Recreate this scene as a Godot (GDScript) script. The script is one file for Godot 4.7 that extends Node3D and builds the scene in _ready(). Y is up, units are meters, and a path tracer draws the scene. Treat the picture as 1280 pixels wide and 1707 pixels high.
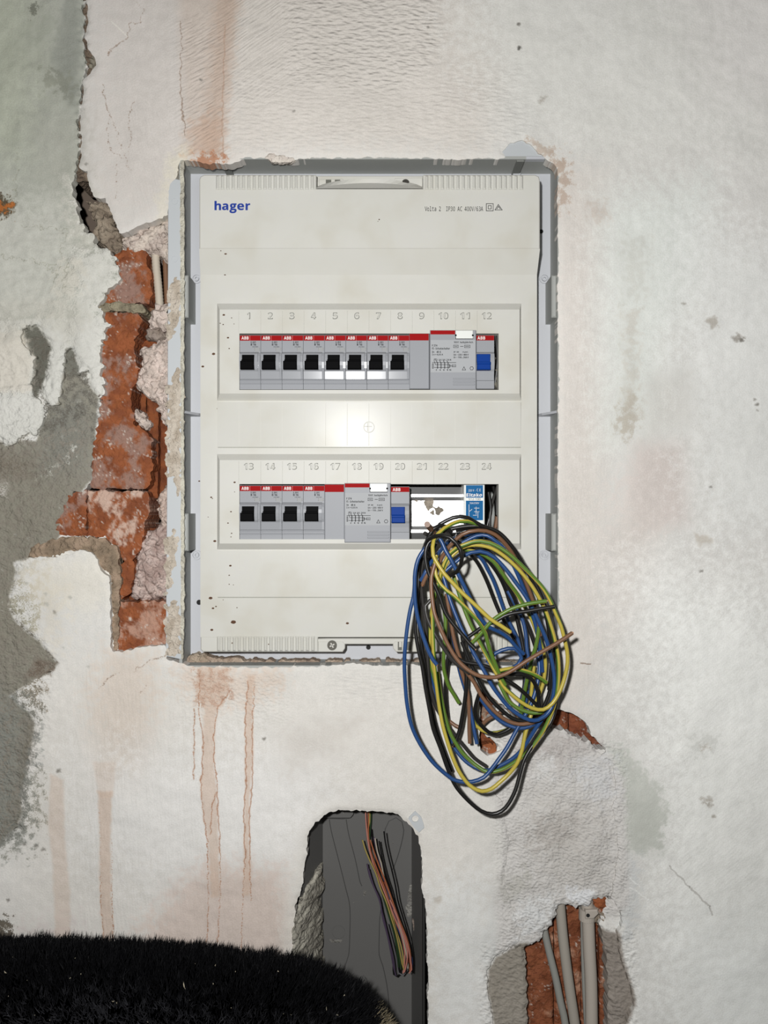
extends Node3D

# One wall seen square on by a camera 0.607 m away, lit by the flash beside the lens.
# Lengths: "px" are points of the photograph as they lie on the plane z (in mm); K is metres per px on the wall plane z = 0.
const D := 0.607
const FPX := 1232.0
const K := D / FPX
const CX := 640.0
const CY := 853.5
const Y0 := 1.45          # height of the lens above the floor

var M := {}               # materials
var rng := RandomNumberGenerator.new()
var noise_a := FastNoiseLite.new()
var noise_b := FastNoiseLite.new()
var noise_c := FastNoiseLite.new()


func W(px: float, py: float, z: float) -> Vector3:      # z in mm in front of the wall plane
	var s := (D - z * 0.001) / FPX
	return Vector3((px - CX) * s, Y0 + (CY - py) * s, z * 0.001)


func c8(r: float, g: float, b: float) -> Color:
	return Color(r / 255.0, g / 255.0, b / 255.0)


func lin(r: float, g: float, b: float) -> Color:
	return c8(r, g, b).srgb_to_linear()


func mat(called: String, c: Color, rough := 0.6, metal := 0.0, spec := 0.5) -> StandardMaterial3D:
	var m := StandardMaterial3D.new()
	m.albedo_color = c
	m.roughness = rough
	m.metallic = metal
	m.metallic_specular = spec
	m.resource_name = called
	M[called] = m
	return m


func numbered(called: String) -> String:
	if not has_node(called):
		return called
	var n := 1
	while has_node("%s_%03d" % [called, n]):
		n += 1
	return "%s_%03d" % [called, n]


func tag(o: Node3D, label: String, category: String, group := "") -> Node3D:
	o.set_meta("label", label)
	o.set_meta("category", category)
	if group:
		o.set_meta("group", group)
	return o


func thing(called: String, label: String, category: String, at := Vector3.ZERO, group := "") -> Node3D:
	var o := Node3D.new()
	o.name = numbered(called)
	add_child(o)
	o.position = at
	return tag(o, label, category, group)


func put(called: String, mesh: Mesh, m: Material, parent: Node3D = self, at := Vector3.ZERO) -> MeshInstance3D:
	var o := MeshInstance3D.new()
	o.mesh = mesh
	o.material_override = m
	if parent == self:
		o.name = numbered(called)
	else:
		var nm := called
		var n := 1
		while parent.has_node(nm):
			nm = "%s_%03d" % [called, n]
			n += 1
		o.name = nm
	parent.add_child(o, true)
	o.position = at
	return o


func begin() -> SurfaceTool:
	var st := SurfaceTool.new()
	st.begin(Mesh.PRIMITIVE_TRIANGLES)
	st.set_smooth_group(-1)
	return st


func done(st: SurfaceTool) -> ArrayMesh:
	st.generate_normals()
	return st.commit()


func quad(st: SurfaceTool, a: Vector3, b: Vector3, c: Vector3, d: Vector3) -> void:   # anticlockwise seen from outside
	for v in [a, c, b, a, d, c]:
		st.add_vertex(v)


func tri(st: SurfaceTool, a: Vector3, b: Vector3, c: Vector3) -> void:
	for v in [a, c, b]:
		st.add_vertex(v)


# a box with its front edges chamfered: x0 < x1, y0 < y1, z0 back, z1 front
func bbox(st: SurfaceTool, x0: float, x1: float, y0: float, y1: float, z0: float, z1: float, b := 0.0) -> void:
	var o := [Vector2(x0, y0), Vector2(x1, y0), Vector2(x1, y1), Vector2(x0, y1)]
	var i := [Vector2(x0 + b, y0 + b), Vector2(x1 - b, y0 + b), Vector2(x1 - b, y1 - b), Vector2(x0 + b, y1 - b)]
	var f := []
	for p in i:
		f.append(Vector3(p.x, p.y, z1))
	quad(st, f[0], f[1], f[2], f[3])
	quad(st, Vector3(x1, y0, z0), Vector3(x0, y0, z0), Vector3(x0, y1, z0), Vector3(x1, y1, z0))
	for k in 4:
		var p: Vector2 = o[k]
		var q: Vector2 = o[(k + 1) % 4]
		var zt := z1 - b
		quad(st, Vector3(p.x, p.y, z0), Vector3(q.x, q.y, z0), Vector3(q.x, q.y, zt), Vector3(p.x, p.y, zt))
		if b > 0.0:
			quad(st, Vector3(p.x, p.y, zt), Vector3(q.x, q.y, zt), f[(k + 1) % 4], f[k])


# the same given by photograph points at its front plane (mm)
func pbox(st: SurfaceTool, l: float, t: float, r: float, b: float, z0: float, z1: float, bev := 0.0) -> void:
	var a := W(l, b, z1)
	var c := W(r, t, z1)
	bbox(st, a.x, c.x, a.y, c.y, z0 * 0.001, z1 * 0.001, bev * 0.001)


# a closed outline (points anticlockwise seen from the front, metres) standing from z0 to z1 with a chamfer
func prism(st: SurfaceTool, pts: PackedVector2Array, z0: float, z1: float, bev := 0.0) -> void:
	var p := pts
	if not Geometry2D.is_polygon_clockwise(p):
		pass
	else:
		p.reverse()
	var top := p
	if bev > 0.0:
		top = PackedVector2Array()
		var n := p.size()
		for i in n:
			var d1 := (p[i] - p[(i + n - 1) % n]).normalized()
			var d2 := (p[(i + 1) % n] - p[i]).normalized()
			var nn := Vector2(-d1.y, d1.x) + Vector2(-d2.y, d2.x)
			if nn.length() < 0.01:
				nn = Vector2(-d1.y, d1.x)
			nn = nn.normalized()
			top.append(p[i] + nn * bev / maxf(0.5, nn.dot(Vector2(-d1.y, d1.x))))
	var ids := Geometry2D.triangulate_polygon(top)
	for k in range(0, ids.size(), 3):
		var a := top[ids[k]]
		var b := top[ids[k + 1]]
		var c := top[ids[k + 2]]
		if (b - a).cross(c - a) < 0.0:
			var x := b
			b = c
			c = x
		tri(st, Vector3(a.x, a.y, z1), Vector3(b.x, b.y, z1), Vector3(c.x, c.y, z1))
	var n2 := p.size()
	for i in n2:
		var a := p[i]
		var b := p[(i + 1) % n2]
		var ta := top[i]
		var tb := top[(i + 1) % n2]
		quad(st, Vector3(a.x, a.y, z0), Vector3(b.x, b.y, z0), Vector3(b.x, b.y, z1 - bev), Vector3(a.x, a.y, z1 - bev))
		if bev > 0.0:
			quad(st, Vector3(a.x, a.y, z1 - bev), Vector3(b.x, b.y, z1 - bev), Vector3(tb.x, tb.y, z1), Vector3(ta.x, ta.y, z1))


func pprism(st: SurfaceTool, flat: Array, z0: float, z1: float, bev := 0.0) -> void:
	var p := PackedVector2Array()
	for k in range(0, flat.size(), 2):
		var v := W(flat[k], flat[k + 1], z1)
		p.append(Vector2(v.x, v.y))
	prism(st, p, z0 * 0.001, z1 * 0.001, bev * 0.001)


# a profile of (y, z) points, closed, drawn out along x
func extr(st: SurfaceTool, prof: PackedVector2Array, x0: float, x1: float) -> void:
	var p := prof
	if Geometry2D.is_polygon_clockwise(p):
		p.reverse()
	var ids := Geometry2D.triangulate_polygon(p)
	for k in range(0, ids.size(), 3):
		var t := [p[ids[k]], p[ids[k + 1]], p[ids[k + 2]]]
		if (t[1] - t[0]).cross(t[2] - t[0]) < 0.0:
			t = [t[0], t[2], t[1]]
		tri(st, Vector3(x1, t[0].x, t[0].y), Vector3(x1, t[1].x, t[1].y), Vector3(x1, t[2].x, t[2].y))
		tri(st, Vector3(x0, t[0].x, t[0].y), Vector3(x0, t[2].x, t[2].y), Vector3(x0, t[1].x, t[1].y))
	for i in p.size():
		var a := p[i]
		var b := p[(i + 1) % p.size()]
		quad(st, Vector3(x0, a.x, a.y), Vector3(x0, b.x, b.y), Vector3(x1, b.x, b.y), Vector3(x1, a.x, a.y))


func ring(st: SurfaceTool, a: Array, za: float, b: Array, zb: float) -> void:     # [l, t, r, b] px at za joined to the inner one at zb
	var o := [W(a[0], a[3], za), W(a[2], a[3], za), W(a[2], a[1], za), W(a[0], a[1], za)]
	var i := [W(b[0], b[3], zb), W(b[2], b[3], zb), W(b[2], b[1], zb), W(b[0], b[1], zb)]
	for k in 4:
		quad(st, o[k], o[(k + 1) % 4], i[(k + 1) % 4], i[k])


func disc(st: SurfaceTool, c: Vector3, r0: float, r1: float, z0: float, z1: float, n := 20) -> void:   # a short round post, r0 at its back, r1 at its front
	for k in n:
		var a := TAU * k / n
		var b := TAU * (k + 1) / n
		var p := c + Vector3(cos(a) * r0, sin(a) * r0, z0)
		var q := c + Vector3(cos(b) * r0, sin(b) * r0, z0)
		var p1 := c + Vector3(cos(a) * r1, sin(a) * r1, z1)
		var q1 := c + Vector3(cos(b) * r1, sin(b) * r1, z1)
		quad(st, p, q, q1, p1)
		tri(st, c + Vector3(0, 0, z1), p1, q1)


func annulus(st: SurfaceTool, c: Vector3, r0: float, r1: float, h: float, n := 24) -> void:
	for k in n:
		var e := [Vector3(cos(TAU * k / n), sin(TAU * k / n), 0), Vector3(cos(TAU * (k + 1) / n), sin(TAU * (k + 1) / n), 0)]
		var up := Vector3(0, 0, h)
		quad(st, c + e[0] * r1, c + e[1] * r1, c + e[1] * r1 + up, c + e[0] * r1 + up)
		quad(st, c + e[0] * r1 + up, c + e[1] * r1 + up, c + e[1] * r0 + up, c + e[0] * r0 + up)
		quad(st, c + e[1] * r0, c + e[0] * r0, c + e[0] * r0 + up, c + e[1] * r0 + up)


# smooth curve through points
func curve(pts: PackedVector3Array, every: float) -> PackedVector3Array:
	var out := PackedVector3Array()
	var n := pts.size()
	for i in n - 1:
		var p0 := pts[maxi(i - 1, 0)]
		var p1 := pts[i]
		var p2 := pts[i + 1]
		var p3 := pts[mini(i + 2, n - 1)]
		var m := maxi(1, int(p1.distance_to(p2) / every))
		for k in m:
			var t := float(k) / m
			out.append(0.5 * ((2.0 * p1) + (p2 - p0) * t + (2.0 * p0 - 5.0 * p1 + 4.0 * p2 - p3) * t * t + (3.0 * p1 - p0 - 3.0 * p2 + p3) * t * t * t))
	out.append(pts[n - 1])
	return out


# a round tube along a path, with rounded-off closed ends; u runs round (turned by twist per metre), v along
func tube(path: PackedVector3Array, r: float, sides := 10, twist := 0.0, turn := 0.0, r_end := -1.0, wobble := 0.0) -> ArrayMesh:
	var v := PackedVector3Array()
	var nn := PackedVector3Array()
	var uv := PackedVector2Array()
	var ix := PackedInt32Array()
	var n := path.size()
	var nrm := Vector3.ZERO
	var s := 0.0
	for i in n:
		var t := (path[mini(i + 1, n - 1)] - path[maxi(i - 1, 0)]).normalized()
		if i == 0:
			nrm = t.cross(Vector3(0.3, 0.2, 1.0)).normalized()
			nrm = nrm.cross(t).normalized()
		else:
			s += path[i].distance_to(path[i - 1])
			nrm = (nrm - t * nrm.dot(t)).normalized()
		var bi := t.cross(nrm)
		var rr := r if r_end < 0.0 else lerpf(r, r_end, float(i) / (n - 1))
		if wobble > 0.0:
			rr *= 1.0 + wobble * (0.5 + 0.5 * sin(s * 2200.0))
		for k in sides + 1:
			var a := TAU * k / sides
			var dirv := nrm * cos(a) + bi * sin(a)
			v.append(path[i] + dirv * rr)
			nn.append(dirv)
			uv.append(Vector2(float(k) / sides + twist * s + turn, s * 40.0))
	for i in n - 1:
		for k in sides:
			var a := i * (sides + 1) + k
			var b := a + sides + 1
			ix.append_array([a, b, a + 1, a + 1, b, b + 1])
	for e in [0, n - 1]:
		var t := (path[1] - path[0]).normalized() * -1.0 if e == 0 else (path[n - 1] - path[n - 2]).normalized()
		var rr := r if r_end < 0.0 or e == 0 else r_end
		var b0 := v.size()
		v.append(path[e] + t * rr * 0.15)
		nn.append(t)
		uv.append(Vector2(0.1, 0))
		for k in sides + 1:
			v.append(v[e * (sides + 1) + k])
			nn.append(t)
			uv.append(uv[e * (sides + 1) + k])
		for k in sides:
			if e == 0:
				ix.append_array([b0, b0 + 1 + k, b0 + 2 + k])
			else:
				ix.append_array([b0, b0 + 2 + k, b0 + 1 + k])
	return arrays(v, nn, uv, PackedColorArray(), ix)


func arrays(v: PackedVector3Array, n: PackedVector3Array, uv: PackedVector2Array, col: PackedColorArray, ix: PackedInt32Array) -> ArrayMesh:
	var a := []
	a.resize(Mesh.ARRAY_MAX)
	a[Mesh.ARRAY_VERTEX] = v
	a[Mesh.ARRAY_NORMAL] = n
	if uv.size():
		a[Mesh.ARRAY_TEX_UV] = uv
	if col.size():
		a[Mesh.ARRAY_COLOR] = col
	a[Mesh.ARRAY_INDEX] = ix
	var m := ArrayMesh.new()
	m.add_surface_from_arrays(Mesh.PRIMITIVE_TRIANGLES, a)
	return m


func pts3(flat: Array, h: Array) -> PackedVector3Array:      # flat px list, heights (mm) spread evenly along it
	var out := PackedVector3Array()
	var n := flat.size() / 2
	for i in n:
		var t := float(i) / maxi(1, n - 1) * (h.size() - 1)
		var k := mini(int(t), h.size() - 2) if h.size() > 1 else 0
		var z: float = h[0] if h.size() == 1 else lerpf(h[k], h[k + 1], t - k)
		out.append(W(flat[i * 2], flat[i * 2 + 1], z))
	return out


# lettering fitted to a rectangle given in local metres
func words(parent: Node3D, called: String, text: String, x0: float, x1: float, y0: float, y1: float, z: float, m: Material, bold := false, embolden := 0.0, mono := false, slant := 0.0) -> MeshInstance3D:
	var f := SystemFont.new()
	f.font_names = PackedStringArray(["Droid Sans Mono" if mono else "Droid Sans"])
	f.font_weight = 700 if bold else 400
	var font: Font = f
	if embolden != 0.0 or slant != 0.0:
		var fv := FontVariation.new()
		fv.base_font = f
		fv.variation_embolden = embolden
		if slant != 0.0:
			fv.variation_transform = Transform2D(Vector2(1, 0), Vector2(slant, 1), Vector2.ZERO)
		font = fv
	var tm := TextMesh.new()
	tm.font = font
	tm.text = text
	tm.font_size = 24
	tm.pixel_size = 0.001
	tm.depth = 0.002
	tm.curve_step = 4.0
	var bb := tm.get_aabb()
	var o := put(called, tm, m, parent)
	var sx := (x1 - x0) / bb.size.x
	var sy := (y1 - y0) / bb.size.y
	o.scale = Vector3(sx, sy, 0.06)
	o.position = Vector3(x0 - bb.position.x * sx, y0 - bb.position.y * sy, z)
	return o


# ---------------------------------------------------------------- cut sheets
# signed distance (px, inside positive, clipped to reach) of a polygon on a grid
func sdf(flat: Array, x0: float, y0: float, nx: int, ny: int, step: float, reach: float) -> PackedFloat32Array:
	var out := PackedFloat32Array()
	out.resize(nx * ny)
	var n := flat.size() / 2
	for j in ny:
		var y := y0 + j * step
		var xs := []
		var near := []
		for e in n:
			var ax: float = flat[e * 2]
			var ay: float = flat[e * 2 + 1]
			var e2 := (e + 1) % n
			var bx: float = flat[e2 * 2]
			var by: float = flat[e2 * 2 + 1]
			if (ay > y) != (by > y):
				xs.append(ax + (bx - ax) * (y - ay) / (by - ay))
			if minf(ay, by) - reach < y and maxf(ay, by) + reach > y:
				near.append([ax, ay, bx - ax, by - ay, 1.0 / maxf(1e-6, (bx - ax) ** 2 + (by - ay) ** 2), minf(ax, bx) - reach, maxf(ax, bx) + reach])
		xs.sort()
		var inside := false
		var c := 0
		for i in nx:
			var x := x0 + i * step
			while c < xs.size() and xs[c] <= x:
				inside = not inside
				c += 1
			var best := reach * reach
			for q in near:
				if x > q[5] and x < q[6]:
					var dx: float = x - q[0]
					var dy: float = y - q[1]
					var t := clampf((dx * q[2] + dy * q[3]) * q[4], 0.0, 1.0)
					dx -= t * q[2]
					dy -= t * q[3]
					var d2 := dx * dx + dy * dy
					if d2 < best:
						best = d2
			var d := sqrt(best)
			out[j * nx + i] = d if inside else -d
	return out


# the sheet where f > 0, cut along f = 0, with its edge running back by depth (mm)
func cut_mesh(f: PackedFloat32Array, hz: PackedFloat32Array, nx: int, ny: int, x0: float, y0: float, step: float, zb: float, depth: float, col := PackedColorArray()) -> ArrayMesh:
	var s := (D - zb * 0.001) / FPX
	var v := PackedVector3Array()
	var nn := PackedVector3Array()
	var uv := PackedVector2Array()
	var cc := PackedColorArray()
	var ix := PackedInt32Array()
	var node := PackedInt32Array()
	node.resize(nx * ny)
	node.fill(-1)
	var eh := PackedInt32Array()
	eh.resize(nx * ny)
	eh.fill(-1)
	var ev := eh.duplicate()
	var coloured := col.size() > 0
	var g := 0.0005 / (step * s)
	for j in ny:
		for i in nx:
			var k := j * nx + i
			if f[k] > 0.0:
				node[k] = v.size()
				var px := x0 + i * step
				var py := y0 + j * step
				v.append(Vector3((px - CX) * s, Y0 + (CY - py) * s, (zb + hz[k]) * 0.001))
				var l := hz[k - 1] if i > 0 else hz[k]
				var r := hz[k + 1] if i < nx - 1 else hz[k]
				var u := hz[k - nx] if j > 0 else hz[k]
				var d := hz[k + nx] if j < ny - 1 else hz[k]
				nn.append(Vector3((l - r) * g, (d - u) * g, 1.0).normalized())
				uv.append(tex_uv(px, py))
				if coloured:
					cc.append(col[k])
	for j in ny - 1:
		for i in nx - 1:
			var k := j * nx + i
			var q := [k, k + 1, k + nx + 1, k + nx]
			var a := f[k] > 0.0
			var b := f[k + 1] > 0.0
			var c := f[k + nx + 1] > 0.0
			var d := f[k + nx] > 0.0
			if a and b and c and d:
				var n0 := node[k]
				var n2 := node[k + nx + 1]
				ix.append_array([n0, node[k + 1], n2, n0, n2, node[k + nx]])
			elif a or b or c or d:
				var ins := [a, b, c, d]
				var poly := PackedInt32Array()
				var exits := PackedInt32Array()
				var entries := PackedInt32Array()
				for e in 4:
					var p: int = q[e]
					var r: int = q[(e + 1) % 4]
					if ins[e]:
						poly.append(node[p])
					if ins[e] != ins[(e + 1) % 4]:
						var lo := mini(p, r)
						var horizontal := absi(p - r) == 1
						var at := eh[lo] if horizontal else ev[lo]
						if at < 0:
							at = v.size()
							var hi := maxi(p, r)
							var t := clampf(f[lo] / (f[lo] - f[hi]), 0.02, 0.98)
							var px := x0 + (lo % nx) * step + (t * step if horizontal else 0.0)
							var py := y0 + (lo / nx) * step + (0.0 if horizontal else t * step)
							v.append(Vector3((px - CX) * s, Y0 + (CY - py) * s, (zb + lerpf(hz[lo], hz[hi], t)) * 0.001))
							nn.append(nn[node[p] if ins[e] else node[r]])
							uv.append(tex_uv(px, py))
							if coloured:
								cc.append(col[lo].lerp(col[hi], t))
							if horizontal:
								eh[lo] = at
							else:
								ev[lo] = at
						poly.append(at)
						if ins[e]:
							exits.append(at)
						else:
							entries.append(at)
				for t in range(1, poly.size() - 1):
					ix.append_array([poly[0], poly[t], poly[t + 1]])
				for t in exits.size():
					var e1 := exits[t]
					var e2 := entries[t] if exits.size() == 1 else entries[t]
					var back := Vector3(0, 0, -depth * 0.001)
					var dirv := v[e2] - v[e1]
					var out := Vector3(-dirv.y, dirv.x, 0).normalized()
					var b0 := v.size()
					for w in [v[e1], v[e1] + back, v[e2] + back, v[e2]]:
						v.append(w)
						nn.append(out)
					for w in [e1, e1, e2, e2]:
						uv.append(uv[w])
						if coloured:
							cc.append(cc[w])
					ix.append_array([b0, b0 + 1, b0 + 2, b0, b0 + 2, b0 + 3])
	return arrays(v, nn, uv, cc, ix)


const TX := -100.0
const TY := -100.0
const TW := 1480
const TH := 1907


func tex_uv(px: float, py: float) -> Vector2:
	return Vector2(pingpong((px - TX) / TW, 1.0), pingpong((py - TY) / TH, 1.0))


# a thick piece with a ragged outline: brick, mortar, lump. o: step, jit, rough, freq, round, bulge, depth, tint
func slab(parent: Node3D, called: String, flat: Array, z: float, o: Dictionary, m: Material) -> MeshInstance3D:
	var step: float = o.get("step", 2.0)
	var jit: float = o.get("jit", 2.0)
	var rough: float = o.get("rough", 0.6)
	var freq: float = o.get("freq", 0.06)
	var rnd: float = o.get("round", 1.5)
	var bulge: float = o.get("bulge", 0.0)
	var reach: float = maxf(14.0, o.get("reach", 14.0))
	var lo := Vector2(1e9, 1e9)
	var hi := Vector2(-1e9, -1e9)
	for k in range(0, flat.size(), 2):
		lo = lo.min(Vector2(flat[k], flat[k + 1]))
		hi = hi.max(Vector2(flat[k], flat[k + 1]))
	lo -= Vector2(8, 8)
	hi += Vector2(8, 8)
	var nx := int((hi.x - lo.x) / step) + 2
	var ny := int((hi.y - lo.y) / step) + 2
	var f := sdf(flat, lo.x, lo.y, nx, ny, step, reach)
	var hz := PackedFloat32Array()
	hz.resize(nx * ny)
	var c1: Color = o.get("c1", Color.WHITE)
	var c2: Color = o.get("c2", Color.WHITE)
	var c3: Color = o.get("c3", c2)
	var dust: float = o.get("dust", 0.0)
	var coloured := o.has("c1")
	var col := PackedColorArray()
	if coloured:
		col.resize(nx * ny)
	var tilt: Vector2 = o.get("tilt", Vector2.ZERO)      # mm per 100 px
	var mid := (lo + hi) * 0.5
	for j in ny:
		for i in nx:
			var k := j * nx + i
			var px := lo.x + i * step
			var py := lo.y + j * step
			f[k] += noise_b.get_noise_2d(px * 5.0, py * 5.0) * jit * 1.6 + noise_b.get_noise_2d(px * 12.0, py * 12.0 + 300.0) * jit * 0.45
			var e := 1.0 - clampf(f[k] / 7.0, 0.0, 1.0)
			var e2 := 1.0 - clampf(f[k] / reach, 0.0, 1.0)
			hz[k] = noise_a.get_noise_2d(px * freq * 60.0, py * freq * 60.0 + z * 31.0) * rough + noise_c.get_noise_2d(px * 9.0, py * 9.0) * rough * 0.45 - rnd * e * e - bulge * e2 * e2
			hz[k] += (px - mid.x) * 0.01 * tilt.x + (py - mid.y) * 0.01 * tilt.y
			if coloured:
				var n := clampf(noise_a.get_noise_2d(px * 2.6 + 900.0, py * 2.6) * 1.3 + 0.5, 0.0, 1.0)
				var cn := c1.lerp(c2, n)
				if dust > 0.0:
					var dn := noise_b.get_noise_2d(px * 1.5 + 77.0, py * 1.1) * 0.75 + noise_b.get_noise_2d(px * 7.0, py * 5.0 + 50.0) * 0.4 + noise_c.get_noise_2d(px * 22.0, py * 22.0) * 0.12
					cn = cn.lerp(c3, clampf((dn - 0.38 + dust * 0.8) * 2.0, 0.0, 0.88))
					var sp := noise_b.get_noise_2d(px * 13.0 + 40.0, py * 13.0) * 0.8 + noise_b.get_noise_2d(px * 2.2, py * 2.2 + 700.0) * 0.7
					cn = cn.lerp(Color(0.56, 0.5, 0.44), clampf((sp - 0.86 + dust * 0.2) * 4.0, 0.0, 0.8))
				col[k] = cn
	return put(called, cut_mesh(f, hz, nx, ny, lo.x, lo.y, step, z, o.get("depth", 14.0), col), m, parent)


# ---------------------------------------------------------------- the colours and the relief of the wall's coats
var TR := PackedFloat32Array()
var TG := PackedFloat32Array()
var TB := PackedFloat32Array()
var TZ := PackedFloat32Array()      # fine relief, mm
var N1: PackedByteArray
var N2: PackedByteArray
var N3: PackedByteArray
var NV: PackedByteArray             # streaks that run down
var NH: PackedByteArray             # ripples that run across


func noise_bytes(freq: float, octaves: int, sx: int, sy: int, sd: int, kind := FastNoiseLite.TYPE_SIMPLEX) -> PackedByteArray:
	var n := FastNoiseLite.new()
	n.noise_type = kind
	n.frequency = freq
	n.fractal_octaves = octaves
	n.seed = sd
	var im := n.get_image(TW / sx, TH / sy, false, false, true)
	im.convert(Image.FORMAT_L8)
	if sx > 1 or sy > 1:
		im.resize(TW, TH, Image.INTERPOLATE_CUBIC)
	return im.get_data()


# a coat of colour over a polygon: feather (px), ragged 0..1, alpha; lift adds relief (mm)
func coat(flat: Array, r: float, g: float, b: float, alpha: float, feather: float, ragged := 0.3, lift := 0.0, mottled := 0.0) -> void:
	var lo := Vector2(1e9, 1e9)
	var hi := Vector2(-1e9, -1e9)
	for k in range(0, flat.size(), 2):
		lo = lo.min(Vector2(flat[k], flat[k + 1]))
		hi = hi.max(Vector2(flat[k], flat[k + 1]))
	var m := feather + 6.0
	lo = (lo - Vector2(m, m)).max(Vector2(TX, TY)).floor()
	hi = (hi + Vector2(m, m)).min(Vector2(TX + TW - 1, TY + TH - 1)).floor()
	var w := int(hi.x - lo.x)
	var h := int(hi.y - lo.y)
	if w < 2 or h < 2:
		return
	var step := clampf(feather / 4.0, 1.0, 8.0)
	var nx := int(ceilf(w / step)) + 1
	var ny := int(ceilf(h / step)) + 1
	var reach := feather * 1.3 + 8.0
	var f := sdf(flat, lo.x + step * 0.5, lo.y + step * 0.5, nx, ny, step, reach)
	if step > 1.0:
		var im := Image.create_from_data(nx, ny, false, Image.FORMAT_RF, f.to_byte_array())
		im.resize(int(nx * step), int(ny * step), Image.INTERPOLATE_BILINEAR)
		nx = im.get_width()
		f = im.get_data().to_float32_array()
	var inv := 0.5 / maxf(0.7, feather)
	var rag := ragged * (feather + 5.0) / 66.0
	for j in h:
		var row := (int(lo.y - TY) + j) * TW + int(lo.x - TX)
		var fr := j * nx
		for i in w:
			var k := row + i
			var a := (f[fr + i] + rag * (float(N2[k]) - 128.0 + 0.6 * (float(N3[k]) - 128.0))) * inv + 0.5
			if a <= 0.0:
				continue
			if a > 1.0:
				a = 1.0
			a *= alpha
			if mottled > 0.0:
				a *= clampf(1.0 - mottled + mottled * (float(N2[k]) + float(N3[k]) - 256.0 + 14.0) / 64.0, 0.0, 1.0)
			TR[k] += (r - TR[k]) * a
			TG[k] += (g - TG[k]) * a
			TB[k] += (b - TB[k]) * a
			if lift != 0.0:
				TZ[k] += lift * a


# a line of stain, crack or scratch
func line(flat: Array, width: float, r: float, g: float, b: float, alpha: float, lift := 0.0, wander := 2.0, broken := 0.0) -> void:
	for s in range(0, flat.size() - 2, 2):
		var a := Vector2(flat[s], flat[s + 1])
		var c := Vector2(flat[s + 2], flat[s + 3])
		var lo := (a.min(c) - Vector2(width + wander + 3, width + wander + 3)).max(Vector2(TX, TY)).floor()
		var hi := (a.max(c) + Vector2(width + wander + 3, width + wander + 3)).min(Vector2(TX + TW - 2, TY + TH - 2)).floor()
		var ab := c - a
		var il := 1.0 / maxf(1.0, ab.length_squared())
		for y in range(int(lo.y), int(hi.y)):
			for x in range(int(lo.x), int(hi.x)):
				var k := (y - int(TY)) * TW + x - int(TX)
				var p := Vector2(x + (float(N2[k]) - 128.0) / 60.0 * wander, y + (float(N2[(k + 90000) % (TW * TH)]) - 128.0) / 60.0 * wander) - a
				var t := p.dot(ab) * il
				if t < 0.0 or t > 1.0:
					if t < -0.1 or t > 1.1:
						continue
					t = clampf(t, 0.0, 1.0)
				var d := (p - ab * t).length()
				var al := clampf(width * 0.5 + 0.6 - d, 0.0, 1.0) * alpha
				if broken > 0.0:
					al *= clampf(1.0 - broken + (float(N1[k]) - 110.0 + float(N3[k]) - 128.0) / 50.0, 0.0, 1.0)
				if al > 0.0:
					TR[k] += (r - TR[k]) * al
					TG[k] += (g - TG[k]) * al
					TB[k] += (b - TB[k]) * al
					TZ[k] += lift * al


# ripples of the trowel over a polygon
func ripple(flat: Array, amount: float, angle: float, long: float, across: float, feather := 30.0) -> void:
	var lo := Vector2(1e9, 1e9)
	var hi := Vector2(-1e9, -1e9)
	for k in range(0, flat.size(), 2):
		lo = lo.min(Vector2(flat[k], flat[k + 1]))
		hi = hi.max(Vector2(flat[k], flat[k + 1]))
	lo = (lo - Vector2(feather, feather)).max(Vector2(TX, TY)).floor()
	hi = (hi + Vector2(feather, feather)).min(Vector2(TX + TW - 1, TY + TH - 1)).floor()
	var w := int(hi.x - lo.x)
	var h := int(hi.y - lo.y)
	var nx := int(w / 4.0) + 1
	var ny := int(h / 4.0) + 1
	var f := sdf(flat, lo.x, lo.y, nx, ny, 4.0, feather)
	var ca := cos(angle)
	var sa := sin(angle)
	for j in h:
		for i in w:
			var m := clampf(f[mini(j / 4, ny - 1) * nx + mini(i / 4, nx - 1)] / feather * 0.5 + 0.5, 0.0, 1.0)
			if m <= 0.0:
				continue
			var x := lo.x + i
			var y := lo.y + j
			var u := (x * ca + y * sa) / long
			var v := (y * ca - x * sa) / across
			var k := (int(y - TY)) * TW + int(x - TX)
			TZ[k] += noise_b.get_noise_2d(u * 100.0, v * 100.0) * amount * m


# ---------------------------------------------------------------- outlines, in px on the wall plane
const FAR_L := -330.0
const FAR_R := 1610.0
const FAR_T := -330.0
const FAR_B := 2040.0

# where the white plaster is broken off on the left; the lower white patch stays
var BARE := [-400, -400, 144, -400, 144, 0, 146, 33, 141, 59, 146, 82, 159, 95, 158, 112, 145, 126, 136, 134, 138, 157, 135, 177, 131, 203, 136, 226, 134, 256, 131, 279,
	144, 285, 149, 312, 157, 328, 174, 331, 184, 348, 190, 367, 200, 388, 213, 387, 230, 374, 256, 367, 277, 358, 292, 352, 292, 1071, 270, 1075, 230, 1080, 200, 1087, 188, 1086,
	184, 1078, 183, 1013, 181, 961, 166, 950, 157, 925, 138, 916, 118, 923, 92, 930, 75, 928, 43, 931, 25, 936, 26, 954, 19, 977, 15, 1010, 25, 1036, 43, 1053, 66, 1069, 82, 1092,
	95, 1105, 82, 1122, 64, 1128, 16, 1161, 28, 1173, 49, 1189, 55, 1206, 51, 1234, 45, 1271, 37, 1303, 32, 1327, 37, 1352, 28, 1380, 12, 1392, 0, 1409, -30, 1440, -90, 1470, -400, 1480]
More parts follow.
